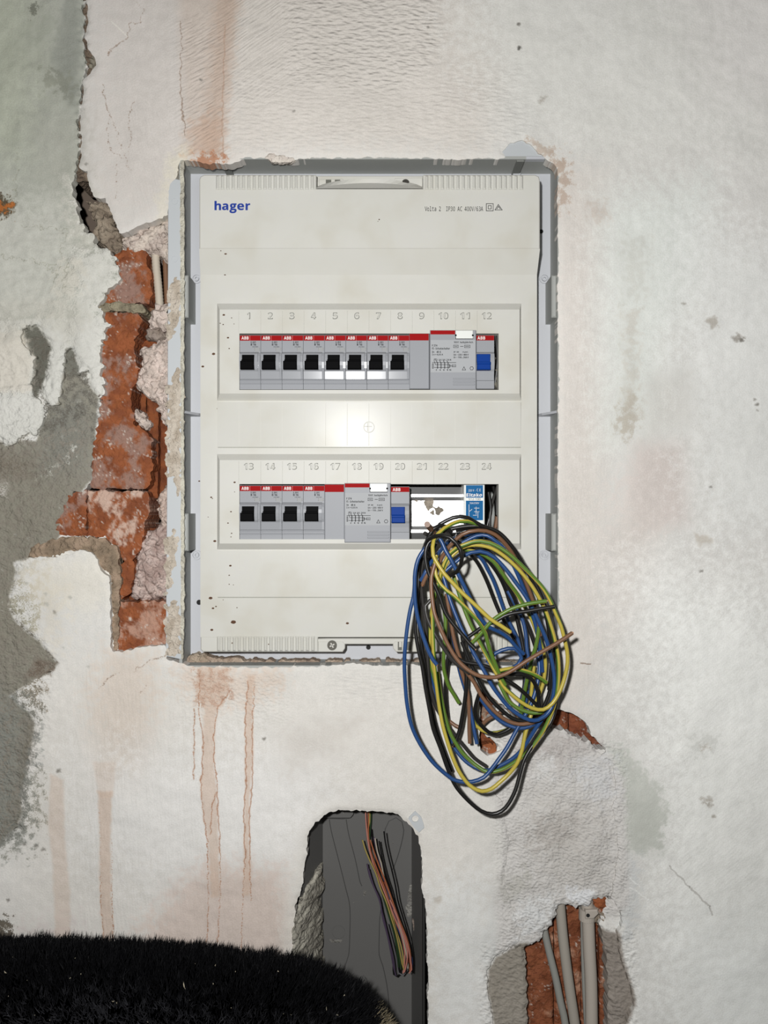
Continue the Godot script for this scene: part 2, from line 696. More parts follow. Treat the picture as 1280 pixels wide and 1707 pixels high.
var BOX_HOLE := [300, 266, 330, 268, 352, 272, 385, 273, 408, 263, 440, 262, 490, 266, 520, 262, 600, 262, 700, 262, 752, 265, 765, 267, 780, 263, 830, 264, 846, 263, 836, 252, 850, 238, 872, 233, 888, 241,
	898, 253, 908, 262, 922, 272, 931, 282, 930, 330, 931, 420, 930, 500, 932, 640, 930, 760, 931, 900, 932, 1000, 930, 1107, 860, 1110, 760, 1111, 700, 1109, 610, 1109, 588, 1104, 560, 1110, 480, 1112, 420, 1113, 370, 1112, 322, 1112,
	296, 1106, 276, 1098, 277, 1074, 270, 1064, 276, 900, 280, 600, 279, 360, 283, 320, 292, 296]
var NICHE := [536, 1364, 547, 1354, 569, 1351, 607, 1353, 636, 1354, 664, 1358, 676, 1370, 686, 1380, 697, 1396, 702, 1418, 704, 1462, 703, 1484, 709, 1507, 712, 1551, 713, 1617, 714, 1707, 714, 1800, 497, 1800, 497, 1640, 494, 1595, 490, 1551, 492, 1511, 501, 1489, 507, 1445, 511, 1427, 512, 1405, 515, 1387, 523, 1374]
var CRESCENT := [800, 1150, 860, 1190, 905, 1188, 925, 1184, 940, 1184, 952, 1190, 962, 1193, 975, 1204, 982, 1212, 985, 1224, 996, 1236, 1010, 1248, 1012, 1256, 1003, 1260, 1020, 1275, 1026, 1300, 1028, 1330, 1020, 1345, 1030, 1380, 1030, 1420, 1028, 1450, 1020, 1500, 1036, 1520, 1038, 1540, 1030, 1556, 1036, 1600, 1045, 1625, 1055, 1655, 1058, 1675, 1045, 1710, 1040, 1800,
	818, 1800, 822, 1700, 812, 1650, 812, 1618, 826, 1596, 850, 1580, 862, 1574, 868, 1560, 862, 1540, 840, 1470, 848, 1400, 838, 1340, 824, 1322, 832, 1290, 846, 1270, 838, 1250, 812, 1262, 800, 1250]
var PATCH := [828, 1176, 870, 1205, 900, 1214, 925, 1213, 948, 1222, 968, 1234, 985, 1236, 992, 1248, 1010, 1254, 1034, 1270, 1046, 1300, 1046, 1330, 1044, 1345, 1048, 1380, 1048, 1420, 1048, 1450, 1050, 1480, 1034, 1498, 1014, 1494, 990, 1502, 984, 1512, 960, 1514, 945, 1508, 930, 1510, 929, 1526, 920, 1542, 908, 1552, 903, 1568, 890, 1578, 876, 1580, 862, 1584, 836, 1580, 816, 1540, 816, 1400, 810, 1320, 814, 1276, 834, 1240, 806, 1222]
var RENDER := [-400, -400, 136, -400, 138, 0, 139, 33, 136, 59, 139, 82, 142, 95, 143, 112, 139, 126, 134, 134, 133, 157, 131, 177, 128, 203, 131, 226, 130, 256, 126, 284, 124, 292, 118, 310, 122, 330, 130, 360, 140, 384, 155, 392, 152, 402, 166, 410, 184, 420, 192, 432, 195, 449, 199, 462, 186, 474, 178, 489, 168, 504, 164, 513, 172, 528, 180, 541, 173, 552, 171, 566, 164, 580, 166, 596, 172, 610, 167, 621, 173, 640, 171, 656, 163, 662, 156, 652, 151, 641, 150, 622, 146, 616, 131, 622, 128, 604, 124, 590, 115, 579, 107, 582, 107, 600, 105, 620, 102, 654, 95, 674, 86, 676,
	79, 671, 71, 657, 72, 640, 80, 600, 85, 582, 78, 566, 69, 552, 60, 541, 46, 542, 34, 549, 33, 558, 40, 578, 57, 596, 55, 620, 50, 640, 54, 662, 66, 666, 71, 684, 69, 710, 56, 726, 46, 722, 36, 727, 26, 738, 8, 744, 0, 733, -40, 760, -120, 770, -400, 790]


func far_tint(v: float) -> float:
	return v


func wall_colours() -> void:
	N1 = noise_bytes(0.006, 4, 4, 4, 11)
	N2 = noise_bytes(0.05, 3, 1, 1, 12)
	N3 = noise_bytes(0.28, 3, 1, 1, 13)
	NV = noise_bytes(0.09, 3, 1, 20, 14)
	NH = noise_bytes(0.09, 3, 12, 1, 15)
	var total := TW * TH
	TR.resize(total)
	TG.resize(total)
	TB.resize(total)
	TZ.resize(total)
	TR.fill(216.0)
	TG.fill(212.0)
	TB.fill(205.0)
	TZ.fill(0.0)
	# --- the white plaster: broad tints of its old washes
	coat([120, -120, 620, -120, 560, 150, 380, 300, 280, 390, 120, 390], 205, 197, 189, 0.95, 80)
	coat([370, -120, 860, -120, 860, 130, 800, 260, 370, 265], 208, 200, 190, 0.9, 40)
	coat([770, -120, 1400, -120, 1400, 260, 1000, 260, 850, 180, 770, 60], 222, 219, 211, 0.9, 60)
	coat([1120, -120, 1400, -120, 1400, 220, 1180, 160], 226, 220, 214, 0.6, 60)
	coat([920, 270, 1010, 290, 1000, 520, 1012, 760, 1000, 1100, 960, 1190, 920, 1190], 214, 206, 197, 0.95, 26)
	coat([1000, 330, 1180, 300, 1200, 480, 1120, 560, 1100, 700, 1010, 740, 1005, 500], 220, 221, 213, 0.9, 40)
	coat([1060, 740, 1146, 735, 1150, 870, 1060, 900, 1035, 820], 208, 196, 188, 0.8, 16)
	coat([1030, 820, 1090, 860, 1080, 1000, 1020, 1080, 1000, 900], 213, 203, 194, 0.7, 30)
	coat([1150, 380, 1400, 420, 1400, 900, 1180, 880, 1120, 640], 228, 226, 220, 0.9, 50)
	coat([1040, 520, 1062, 520, 1060, 640, 1070, 690, 1040, 730, 1030, 690, 1045, 620], 195, 188, 176, 0.6, 9, 0.6)
	coat([1032, 690, 1058, 660, 1060, 700, 1044, 728, 1030, 720], 178, 168, 152, 0.55, 8, 0.7)
	coat([1040, 400, 1075, 400, 1072, 500, 1044, 500], 196, 194, 184, 0.6, 12, 0.7)
	coat([980, 340, 1012, 340, 1012, 366, 984, 362], 190, 176, 164, 0.6, 8, 0.6)
	coat([1080, 630, 1150, 620, 1150, 700, 1080, 730], 205, 201, 193, 0.6, 14, 0.6)
	coat([1060, 960, 1280, 980, 1400, 1200, 1400, 1800, 1060, 1800, 1080, 1300], 236, 234, 227, 0.9, 70)
	coat([1160, 1560, 1400, 1500, 1400, 1800, 1160, 1800], 236, 236, 230, 0.6, 60)
	# grey-blue fresh filling right of the lower hole
	coat([1012, 1244, 1040, 1246, 1056, 1270, 1080, 1290, 1102, 1320, 1116, 1360, 1100, 1380, 1106, 1420, 1070, 1425, 1040, 1420, 1034, 1380, 1030, 1300], 196, 196, 186, 0.9, 5, 0.7, -0.15)
	coat([1040, 1330, 1085, 1340, 1100, 1400, 1060, 1415, 1040, 1390], 186, 186, 176, 0.7, 14, 0.5)
	coat([1036, 1420, 1062, 1430, 1064, 1520, 1050, 1560, 1036, 1570, 1030, 1480], 205, 204, 200, 0.9, 8, 0.6, 0.1)
	# --- below the board
	coat([100, 1090, 680, 1120, 800, 1300, 830, 1500, 760, 1700, 100, 1700, 0, 1560, 30, 1200], 217, 211, 202, 0.8, 50)
	coat([300, 1108, 470, 1112, 470, 1150, 400, 1170, 340, 1180, 300, 1140], 206, 188, 172, 0.7, 18, 0.5)
	coat([180, 1080, 250, 1085, 262, 1150, 240, 1330, 150, 1330, 150, 1150], 208, 194, 180, 0.75, 22, 0.5)
	coat([120, 1260, 520, 1240, 560, 1330, 480, 1460, 300, 1500, 120, 1420], 222, 218, 212, 0.85, 50)
	coat([470, 1220, 600, 1200, 560, 1250, 480, 1290], 196, 188, 178, 0.5, 18, 0.6)
	coat([290, 1480, 345, 1440, 470, 1450, 490, 1560, 460, 1640, 250, 1640, 250, 1550], 202, 184, 172, 0.8, 22, 0.4)
	coat([240, 1540, 330, 1530, 330, 1640, 180, 1640], 206, 190, 178, 0.7, 24, 0.6)
	coat([20, 1560, 120, 1540, 150, 1640, 20, 1640], 200, 188, 182, 0.7, 24, 0.6)
	coat([505, 1390, 555, 1345, 650, 1340, 720, 1420, 740, 1600, 730, 1700, 700, 1700, 715, 1500, 690, 1380, 600, 1350, 540, 1355, 510, 1450, 480, 1600, 470, 1560], 212, 206, 196, 0.7, 10, 0.5)
	coat([715, 1480, 800, 1460, 830, 1560, 800, 1707, 720, 1707], 220, 219, 214, 0.7, 30, 0.5)
	coat([830, 1480, 850, 1460, 860, 1560, 830, 1600, 805, 1600], 205, 204, 199, 0.6, 16)
	coat([1150, 1230, 1190, 1230, 1190, 1250, 1160, 1255], 200, 198, 190, 0.6, 8, 0.8)
	# --- rough edge of the pink plaster above the box, dust of red brick
	coat([296, -40, 400, -40, 388, 60, 380, 140, 373, 200, 370, 262, 305, 262, 306, 180], 196, 180, 166, 0.6, 10, 0.1)
	coat([360, -20, 402, -20, 390, 60, 382, 140, 375, 200, 372, 262, 334, 262, 350, 120], 184, 160, 142, 0.6, 12, 0.25)
	coat([320, 200, 370, 190, 371, 262, 308, 262], 184, 152, 130, 0.45, 10, 0.5)
	coat([302, 262, 372, 258, 370, 272, 345, 276, 310, 272], 166, 108, 76, 0.7, 4, 0.9)
	coat([280, 262, 312, 240, 318, 270, 296, 300, 280, 320], 214, 206, 186, 0.7, 8, 0.3)
	coat([260, 330, 280, 290, 282, 360, 262, 372], 214, 206, 188, 0.6, 6, 0.3)
	coat([920, 262, 944, 276, 950, 300, 942, 345, 930, 350, 932, 300], 178, 158, 142, 0.8, 6, 0.8)
	coat([884, 236, 910, 240, 936, 270, 930, 280, 905, 262], 180, 162, 146, 0.7, 5, 0.8)
	# --- runs of rusty water
	for run in [[[333, 1110, 384, 1112, 380, 1150, 372, 1178, 340, 1182, 326, 1160, 326, 1128], 0.55], [[341, 1180, 364, 1178, 358, 1210, 357, 1290, 362, 1310, 364, 1390, 367, 1495, 352, 1495, 346, 1400, 338, 1360, 333, 1300, 338, 1280, 338, 1220], 0.55],
			[[413, 1126, 424, 1126, 421, 1200, 422, 1260, 417, 1320, 415, 1400, 418, 1440, 416, 1494, 405, 1494, 406, 1400, 409, 1320, 408, 1200], 0.6], [[163, 1318, 187, 1320, 184, 1400, 186, 1500, 189, 1545, 186, 1600, 171, 1600, 169, 1540, 166, 1480, 166, 1400], 0.55],
			[[84, 1290, 106, 1300, 108, 1400, 116, 1480, 118, 1580, 92, 1580, 88, 1440, 80, 1380], 0.35], [[155, 1270, 193, 1270, 188, 1330, 165, 1330], 0.25]]:
		coat(run[0], 200, 174, 154, run[1] * 1.1, 2.5, 0.12)
	for run in [[333, 1120, 330, 1180, 338, 1230, 336, 1290, 334, 1300, 338, 1355, 345, 1400, 347, 1500], [384, 1150, 362, 1180, 356, 1225, 356, 1270, 361, 1295, 361, 1320, 366, 1400, 367, 1500], [350, 1390, 353, 1340, 360, 1320], [413, 1135, 408, 1205, 410, 1300, 406, 1360, 408, 1420, 404, 1500], [424, 1140, 420, 1210, 421, 1290, 415, 1360, 416, 1420, 417, 1500], [347, 1500, 343, 1580], [366, 1500, 362, 1570],
			[165, 1350, 168, 1440, 167, 1500, 171, 1550, 172, 1600], [186, 1400, 186, 1500, 188, 1550, 184, 1600], [323, 1180, 322, 1300], [404, 1500, 402, 1580]]:
		line(run, 1.5, 162, 116, 90, 0.8, 0.0, 0.9, 0.25)
	coat([326, 1120, 382, 1122, 384, 1166, 330, 1176], 166, 128, 106, 0.5, 3, 0.8, -0.1, 0.8)
	# --- cracks
	for crack in [[228, 0, 238, 14, 234, 34, 216, 40, 212, 62, 190, 78, 178, 92], [170, 142, 176, 175, 186, 192, 178, 205, 178, 235, 186, 250, 204, 262], [186, 192, 192, 210, 198, 235, 208, 262, 218, 290], [222, 170, 214, 185, 214, 215, 218, 230, 212, 250], [300, 35, 302, 90, 300, 150, 306, 200, 308, 224], [192, 275, 194, 300, 190, 330],
			[225, 1118, 240, 1105, 262, 1096, 275, 1092], [163, 1148, 183, 1127, 202, 1120], [84, 990, 78, 1030, 70, 1060], [236, 1153, 246, 1140]]:
		line(crack, 1.3, 140, 118, 102, 0.8, -0.25, 1.6, 0.3)
	line([186, 36, 212, 60], 1.6, 226, 220, 208, 0.7, 0.1, 0.5)
	line([1116, 1444, 1150, 1480, 1182, 1510, 1187, 1525], 2.2, 188, 184, 176, 0.8, -0.4, 1.0)
	line([1040, 1472, 1080, 1500, 1100, 1512], 1.8, 236, 234, 228, 0.8, 0.15, 0.8)
	line([1046, 1460, 1068, 1480], 1.6, 234, 232, 226, 0.8, 0.12, 0.8)
	line([1090, 1500, 1125, 1460], 1.4, 232, 230, 224, 0.5, 0.1, 0.8)
	line([968, 1105, 983, 1107], 1.8, 130, 110, 96, 0.8, -0.2, 0.5)
	line([374, 40, 372, 120, 370, 200, 371, 262], 2.0, 176, 146, 126, 0.6, -0.1, 1.0)
	# --- nicks and dabs
	for d in [[864, 40, 3, 110], [865, 81, 4, 70], [490, 186, 3, 120], [905, 165, 7, 168], [714, 46, 2.5, 110], [1187, 538, 11, 176], [1232, 564, 9, 150], [1236, 568, 5, 110], [1168, 952, 4, 110], [1140, 506, 4, 150], [1177, 1333, 9, 178], [1180, 1342, 7, 170], [1190, 1362, 4, 170], [1175, 1246, 9, 186], [1258, 666, 3, 130], [1262, 674, 3, 120], [1262, 684, 3, 130], [1185, 812, 2.5, 110], [440, 1232, 3, 120],
			[144, 273, 3, 120], [335, 133, 2, 100], [1170, 900, 16, 192], [860, 1330, 6, 184], [1032, 1418, 5, 70], [1034, 1325, 7, 168], [22, 1112, 3, 120], [40, 1408, 4, 120], [60, 1410, 4, 120], [72, 1416, 5, 130], [14, 1500, 3, 110], [730, 1500, 8, 190], [98, 1285, 5, 120], [91, 1020, 4, 110]]:
		var x: float = d[0]
		var y: float = d[1]
		var s: float = d[2]
		var nick := []
		for q in 11:
			var rr := s * rng.randf_range(0.45, 1.1)
			nick.append(x + cos(TAU * q / 11.0) * rr)
			nick.append(y + sin(TAU * q / 11.0) * rr * 0.85)
		coat(nick, d[3], d[3] * 0.955, d[3] * 0.89, 0.8, 1.5 if s < 6.0 else 2.5, 0.1 if s < 6.0 else 0.3, -0.2)
	# lower white patch: paint worn through to mould and grey
	coat([18, 985, 40, 975, 62, 1010, 60, 1040, 40, 1048, 20, 1030], 150, 144, 124, 0.85, 6, 1.0, -0.2, 0.9)
	coat([26, 935, 70, 935, 70, 985, 30, 990], 176, 168, 150, 0.6, 12, 1.0, 0.0, 0.9)
	coat([20, 1140, 64, 1126, 70, 1160, 60, 1190, 40, 1185], 120, 108, 90, 0.85, 6, 1.0, -0.2, 0.9)
	coat([34, 1300, 60, 1290, 66, 1370, 30, 1400, 10, 1420], 150, 142, 124, 0.7, 8, 1.0, -0.1, 0.9)
	coat([0, 1530, 12, 1536, 20, 1560, 18, 1580, -40, 1600, -40, 1520], 92, 84, 72, 0.9, 4, 0.9, -0.6)
	coat([44, 940, 190, 920, 184, 1000, 150, 1020, 60, 1000], 224, 216, 200, 0.5, 20)
	coat([60, 960, 110, 980, 100, 1080, 70, 1060], 210, 200, 182, 0.4, 16, 0.8)
	# --- the grey coats on the left
	var grey := [-420, -420, 150, -420, 168, 90, 160, 280, 200, 420, 190, 700, 140, 840, 100, 910, 20, 930, 10, 1040, 90, 1100, 60, 1120, 10, 1160, 60, 1200, 40, 1300, 20, 1390, -120, 1500, -420, 1500]
	coat(RENDER, 172, 172, 160, 1.0, 1.5, 0.03)
	coat([-420, 320, 60, 335, 110, 320, 130, 395, 180, 440, 176, 500, 90, 540, -420, 560], 190, 188, 177, 1.0, 30)
	coat([-120, -120, 50, -120, 70, 100, 40, 260, -120, 280], 178, 180, 162, 0.8, 40)
	coat([112, -20, 138, 0, 138, 80, 133, 160, 130, 190, 112, 170, 96, 130, 86, 100, 100, 40], 146, 147, 137, 0.8, 8, 0.4)
	coat([30, 80, 60, 40, 84, 30, 86, 56, 50, 80], 150, 152, 138, 0.5, 12, 0.7)
	coat([50, 12, 64, 10, 62, 24, 52, 28], 110, 110, 98, 0.8, 2.5, 0.8)
	coat([74, 120, 120, 126, 122, 165, 96, 150, 78, 140], 132, 132, 118, 0.6, 6, 0.9)
	coat([70, 220, 136, 200, 132, 282, 100, 330, 70, 300], 168, 166, 154, 0.6, 30)
	coat([110, 300, 150, 310, 190, 420, 130, 430, 112, 380], 192, 188, 176, 0.8, 14, 0.6)
	coat([124, 300, 140, 312, 156, 376, 146, 384, 128, 350], 206, 202, 192, 0.9, 5, 0.8, 0.3)
	coat([120, 420, 190, 415, 200, 470, 165, 510, 176, 580, 165, 665, 140, 640, 118, 590, 124, 500], 205, 202, 192, 0.95, 8, 0.6, 0.4)
	coat([98, 440, 136, 430, 138, 480, 110, 500, 90, 540, 66, 548, 92, 500], 196, 190, 176, 0.7, 10, 0.6, 0.3)
	coat([-60, 555, 40, 540, 60, 600, 52, 660, -60, 660], 206, 199, 184, 0.95, 8, 0.7, 0.4)
	coat([-60, 655, 72, 655, 74, 720, 20, 745, -60, 740], 216, 212, 202, 0.95, 6, 0.7, 0.4)
	coat([72, 590, 106, 585, 104, 660, 84, 676, 72, 660], 202, 199, 188, 0.95, 5, 0.7, 0.3)
	for s in [[0, 428, 60, 434, 100, 446, 86, 470], [20, 330, 0, 338, -40, 336], [36, 375, 84, 378, 110, 384], [28, 232, 30, 280, 22, 330], [112, 386, 100, 420, 112, 440, 104, 480], [60, 436, 90, 450]]:
		line(s, 2.2, 150, 148, 132, 0.7, -0.35, 3.0, 0.3)
	coat([-40, 326, 14, 328, 24, 340, 18, 356, -4, 362, -40, 356], 84, 74, 58, 0.95, 2.5, 0.6)
	coat([-40, 334, 20, 338, 16, 350, -40, 364], 176, 104, 52, 0.95, 2.5, 0.6)
	# the bare cement below, dark, with lime marks
	coat([-420, 740, 60, 735, 110, 600, 165, 660, 152, 800, 110, 850, 95, 905, 43, 931, 22, 938, 26, 954, 19, 977, 13, 1010, 25, 1036, 43, 1053, 66, 1069, 82, 1092, 97, 1105, 82, 1124, 62, 1130, 14, 1161, 28, 1173, 49, 1189, 57, 1206, 53, 1234, 46, 1271, 39, 1303, 33, 1327, 38, 1352, 28, 1380, 12, 1392, 0, 1411, -30, 1440, -90, 1470, -420, 1520], 139, 134, 121, 1.0, 2.0, 0.1)
	coat([60, 1096, 96, 1104, 84, 1124, 60, 1130, 40, 1130], 112, 98, 86, 0.8, 3, 0.3)
	coat([40, 1190, 60, 1206, 56, 1260, 44, 1300, 36, 1380, 0, 1410, 20, 1330, 34, 1240], 108, 98, 86, 0.5, 6, 0.5)
	coat([28, 540, 80, 540, 96, 600, 60, 670, 44, 640, 52, 600], 104, 102, 92, 1.0, 4, 0.3)
	coat([100, 570, 140, 570, 150, 620, 120, 630, 104, 620], 116, 114, 104, 1.0, 5, 0.3)
	coat([60, 690, 140, 640, 160, 720, 150, 790, 60, 800], 120, 119, 111, 0.8, 24, 0.8)
	coat([-40, 740, 50, 760, 60, 800, -40, 800], 100, 88, 76, 0.6, 16, 0.9)
	coat([-40, 1100, 50, 1190, 40, 1400, -40, 1420], 128, 130, 124, 0.7, 20, 0.8)
	line([55, 798, 80, 785, 92, 778, 108, 772, 120, 752, 124, 740], 7.0, 196, 194, 184, 0.8, 0.2, 4.0, 0.55)
	coat([-20, 808, 14, 806, 12, 830, -20, 834], 205, 200, 192, 0.9, 4, 0.9)
	for k in 46:
		var x := rng.randf_range(-20, 150)
		var y := rng.randf_range(640, 1120)
		var s := rng.randf_range(1.2, 3.6)
		coat([x - s, y - s * 0.5, x + s * 0.3, y - s, x + s, y, x + s * 0.4, y + s], 178, 176, 166, 0.7, 1.5, 0.15)
	coat([-420, 740, 60, 735, 150, 690, 152, 800, 110, 850, 95, 905, 43, 931, 22, 938, 13, 1010, 66, 1069, 95, 1105, 60, 1130, 14, 1161, 55, 1206, 30, 1327, 36, 1352, -30, 1440, -420, 1520], 186, 180, 166, 0.8, 2.0, 0.1, 0.0, 1.0)
	coat([-420, 560, 110, 560, 165, 620, 152, 800, 110, 850, 95, 905, 43, 931, 22, 938, 13, 1010, 66, 1069, 95, 1105, 60, 1130, 14, 1161, 55, 1206, 30, 1327, 36, 1352, -30, 1440, -420, 1520], 84, 76, 66, 0.5, 2.0, 0.1, 0.0, 1.1)
	coat([-400, 545, 120, 530, 180, 530, 180, 541, 173, 552, 171, 566, 164, 580, 166, 596, 172, 610, 167, 621, 173, 640, 171, 656, 163, 662, 156, 652, 151, 641, 150, 622, 146, 616, 131, 622, 128, 604, 124, 590, 115, 579, 107, 582, 107, 600, 105, 620, 102, 654, 95, 674, 86, 676, 79, 671, 71, 657, 72, 640, 80, 600, 85, 582, 78, 566, 69, 552, 60, 541, 46, 542, 34, 549, 33, 558, 40, 578, 57, 596, 55, 620, 50, 640, 54, 662, 66, 666, 71, 684, 69, 710, 56, 726, 46, 722, 36, 727, 26, 738, 8, 744, 0, 733, -40, 760, -120, 770, -400, 790], 205, 202, 193, 0.95, 2.0, 0.12, 0.1)
	coat([-60, 556, 40, 546, 56, 600, 50, 652, -60, 655], 202, 194, 180, 0.8, 6, 0.3)
	coat([-420, 500, 130, 500, 150, 530, 120, 570, 60, 535, 20, 560, -420, 570], 188, 184, 172, 0.7, 12, 0.5)
	ripple([-100, 690, 160, 660, 150, 830, 20, 960, 90, 1100, 40, 1400, -100, 1400], 0.3, 0.3, 6, 5, 6)
	# --- the rough filling bottom right
	coat([800, 1170, 930, 1200, 1000, 1240, 1040, 1300, 1050, 1500, 1030, 1530, 930, 1530, 900, 1590, 830, 1590, 826, 1500, 840, 1400, 816, 1310, 840, 1250], 207, 202, 196, 1.0, 6)
	coat([860, 1210, 960, 1230, 990, 1250, 930, 1280, 860, 1262], 184, 176, 170, 0.75, 16, 0.8)
	coat([900, 1330, 1000, 1330, 1010, 1480, 920, 1470, 880, 1400], 193, 187, 179, 0.7, 24, 0.7)
	coat([890, 1370, 950, 1365, 950, 1400, 900, 1412], 172, 164, 156, 0.5, 12, 1.0)
	coat([894, 1265, 920, 1262, 918, 1296, 896, 1292], 220, 218, 214, 0.7, 8, 0.6)
	coat([960, 1270, 1020, 1262, 1026, 1330, 1000, 1340, 965, 1300], 208, 206, 204, 0.8, 14, 0.6)
	coat([866, 1500, 920, 1500, 920, 1540, 870, 1570], 222, 221, 218, 0.8, 14, 0.6)
	coat([948, 1482, 988, 1484, 986, 1508, 950, 1508], 226, 225, 224, 0.9, 5, 0.6)
	coat([836, 1470, 880, 1450, 880, 1480, 840, 1500], 180, 176, 166, 0.6, 8, 0.8)
	# grey mortar on either side of the lower hole
	coat([814, 1618, 828, 1596, 850, 1582, 866, 1572, 880, 1572, 884, 1800, 820, 1800, 823, 1700, 813, 1650], 142, 134, 122, 0.95, 2.5, 0.15)
	coat([990, 1545, 1034, 1556, 1040, 1600, 1048, 1625, 1058, 1655, 1060, 1676, 1046, 1710, 1042, 1800, 1000, 1800], 142, 132, 122, 0.95, 2.5, 0.15)

	# --- relief of the trowel
	ripple([480, -60, 720, -60, 735, 60, 720, 110, 660, 150, 480, 140, 470, 60], 0.6, 0.06, 26, 9, 16)
	ripple([370, -60, 490, -60, 480, 130, 440, 170, 375, 170], 0.28, -0.6, 60, 5)
	ripple([380, 120, 860, 110, 900, 250, 380, 262], 0.26, 0.05, 26, 8)
	ripple([300, 40, 380, 20, 376, 262, 300, 262], 0.36, -0.5, 36, 6)
	ripple([200, 180, 300, 150, 300, 340, 230, 370], 0.16, 1.3, 60, 5)
	ripple([930, 300, 1010, 300, 1010, 1180, 930, 1180], 0.07, 1.5, 24, 7)
	ripple([120, 1100, 500, 1120, 480, 1580, 120, 1580], 0.10, 1.5, 60, 6)
	ripple([300, 1104, 470, 1110, 470, 1190, 310, 1190], 0.34, 0.2, 12, 7)
	ripple([560, 1112, 800, 1112, 800, 1160, 560, 1160], 0.22, 0.05, 30, 6)
	ripple([1060, 900, 1280, 900, 1280, 1500, 1090, 1500], 0.05, -0.7, 40, 7)
	ripple([820, 1200, 1040, 1240, 1050, 1520, 830, 1580], 0.42, 0.3, 9, 6, 10)
	ripple([820, 1200, 1040, 1240, 1050, 1520, 830, 1580], 0.5, 1.1, 46, 30, 10)
	ripple([-100, 340, 200, 340, 200, 740, -100, 760], 0.5, 0.6, 34, 24)
	ripple([-100, -100, 140, -100, 130, 340, -100, 340], 0.18, 1.2, 60, 26)
	ripple([-100, 560, 160, 600, 150, 900, 20, 960, 90, 1100, 40, 1400, -100, 1400], 0.55, 0.3, 20, 16)
	ripple([800, 1575, 880, 1575, 880, 1800, 800, 1800], 0.5, 0.3, 14, 10, 8)
	ripple([990, 1545, 1060, 1545, 1060, 1800, 990, 1800], 0.5, 0.3, 14, 10, 8)

	# everything together with grain
	var rgb := PackedByteArray()
	rgb.resize(total * 3)
	for k in total:
		var v := (float(N1[k]) - 128.0) * 0.055 + (float(N2[k]) - 128.0) * 0.028 + (float(N3[k]) - 128.0) * 0.05 + (float(NV[k]) - 128.0) * 0.012
		rgb[k * 3] = clampi(int(TR[k] * 0.98 + v + 0.5), 0, 255)
		rgb[k * 3 + 1] = clampi(int(TG[k] * 0.99 + v + 0.5), 0, 255)
		rgb[k * 3 + 2] = clampi(int(TB[k] * 1.0 + v * 1.05 + 0.5), 0, 255)
		TZ[k] += (float(N3[k]) - 128.0) * 0.0005 + (float(N2[k]) - 128.0) * 0.0003
	var tex := ImageTexture.create_from_image(Image.create_from_data(TW, TH, false, Image.FORMAT_RGB8, rgb))
	var hz := ImageTexture.create_from_image(Image.create_from_data(TW, TH, false, Image.FORMAT_RF, TZ.to_byte_array()))
	var m := mat("wall_coats", Color.WHITE, 0.9, 0.0, 0.3)
	m.albedo_texture = tex
	m.heightmap_enabled = true
	m.heightmap_texture = hz
	m.heightmap_scale = 0.1         # the relief is in millimetres
	m.texture_repeat = false


func far_noise(px: float, py: float) -> float:
	return noise_a.get_noise_2d(px * 0.9, py * 0.9) * 0.9 + noise_a.get_noise_2d(px * 4.0 + 500.0, py * 4.0) * 0.1


# a broad sheet over the whole wall less the holes, or only within a polygon
func sheet(parent: Node3D, called: String, within: Array, holes: Array, z: float, o: Dictionary, m: Material) -> MeshInstance3D:
	var step: float = o.get("step", 3.0)
	var b: Array = o.get("bounds", [FAR_L, FAR_T, FAR_R, FAR_B])
	var x0: float = b[0]
	var y0: float = b[1]
	var nx := int((b[2] - x0) / step) + 1
	var ny := int((b[3] - y0) / step) + 1
	var f := PackedFloat32Array()
	if within.size():
		f = sdf(within, x0, y0, nx, ny, step, 16.0)
	else:
		f.resize(nx * ny)
		f.fill(16.0)
	for h in holes:
		var lo := Vector2(1e9, 1e9)
		var hi := Vector2(-1e9, -1e9)
		for k in range(0, h.size(), 2):
			lo = lo.min(Vector2(h[k], h[k + 1]))
			hi = hi.max(Vector2(h[k], h[k + 1]))
		var i0 := clampi(int((lo.x - 18 - x0) / step), 0, nx - 1)
		var i1 := clampi(int((hi.x + 18 - x0) / step), 0, nx - 1)
		var j0 := clampi(int((lo.y - 18 - y0) / step), 0, ny - 1)
		var j1 := clampi(int((hi.y + 18 - y0) / step), 0, ny - 1)
		var w := i1 - i0 + 1
		var hh := j1 - j0 + 1
		var g := sdf(h, x0 + i0 * step, y0 + j0 * step, w, hh, step, 16.0)
		for j in hh:
			for i in w:
				var k := (j + j0) * nx + i + i0
				f[k] = minf(f[k], -g[j * w + i])
	var jit: float = o.get("jit", 2.0)
	var rough: float = o.get("rough", 1.0)
	var rnd: float = o.get("round", 1.0)
	var hz := PackedFloat32Array()
	hz.resize(nx * ny)
	for j in ny:
		for i in nx:
			var k := j * nx + i
			var px := x0 + i * step
			var py := y0 + j * step
			if absf(f[k]) < 15.0:
				f[k] += noise_b.get_noise_2d(px * 5.0, py * 5.0) * jit * 1.2 + noise_c.get_noise_2d(px * 12.0, py * 12.0) * jit * 0.4
			if f[k] < -8.0:
				continue
			var e := 1.0 - clampf(f[k] / 9.0, 0.0, 1.0)
			hz[k] = far_noise(px, py) * rough - rnd * e * e
	# the sheet ends at its bounds
	return put(called, cut_mesh(f, hz, nx, ny, x0, y0, step, z, o.get("depth", 9.0)), m, parent)


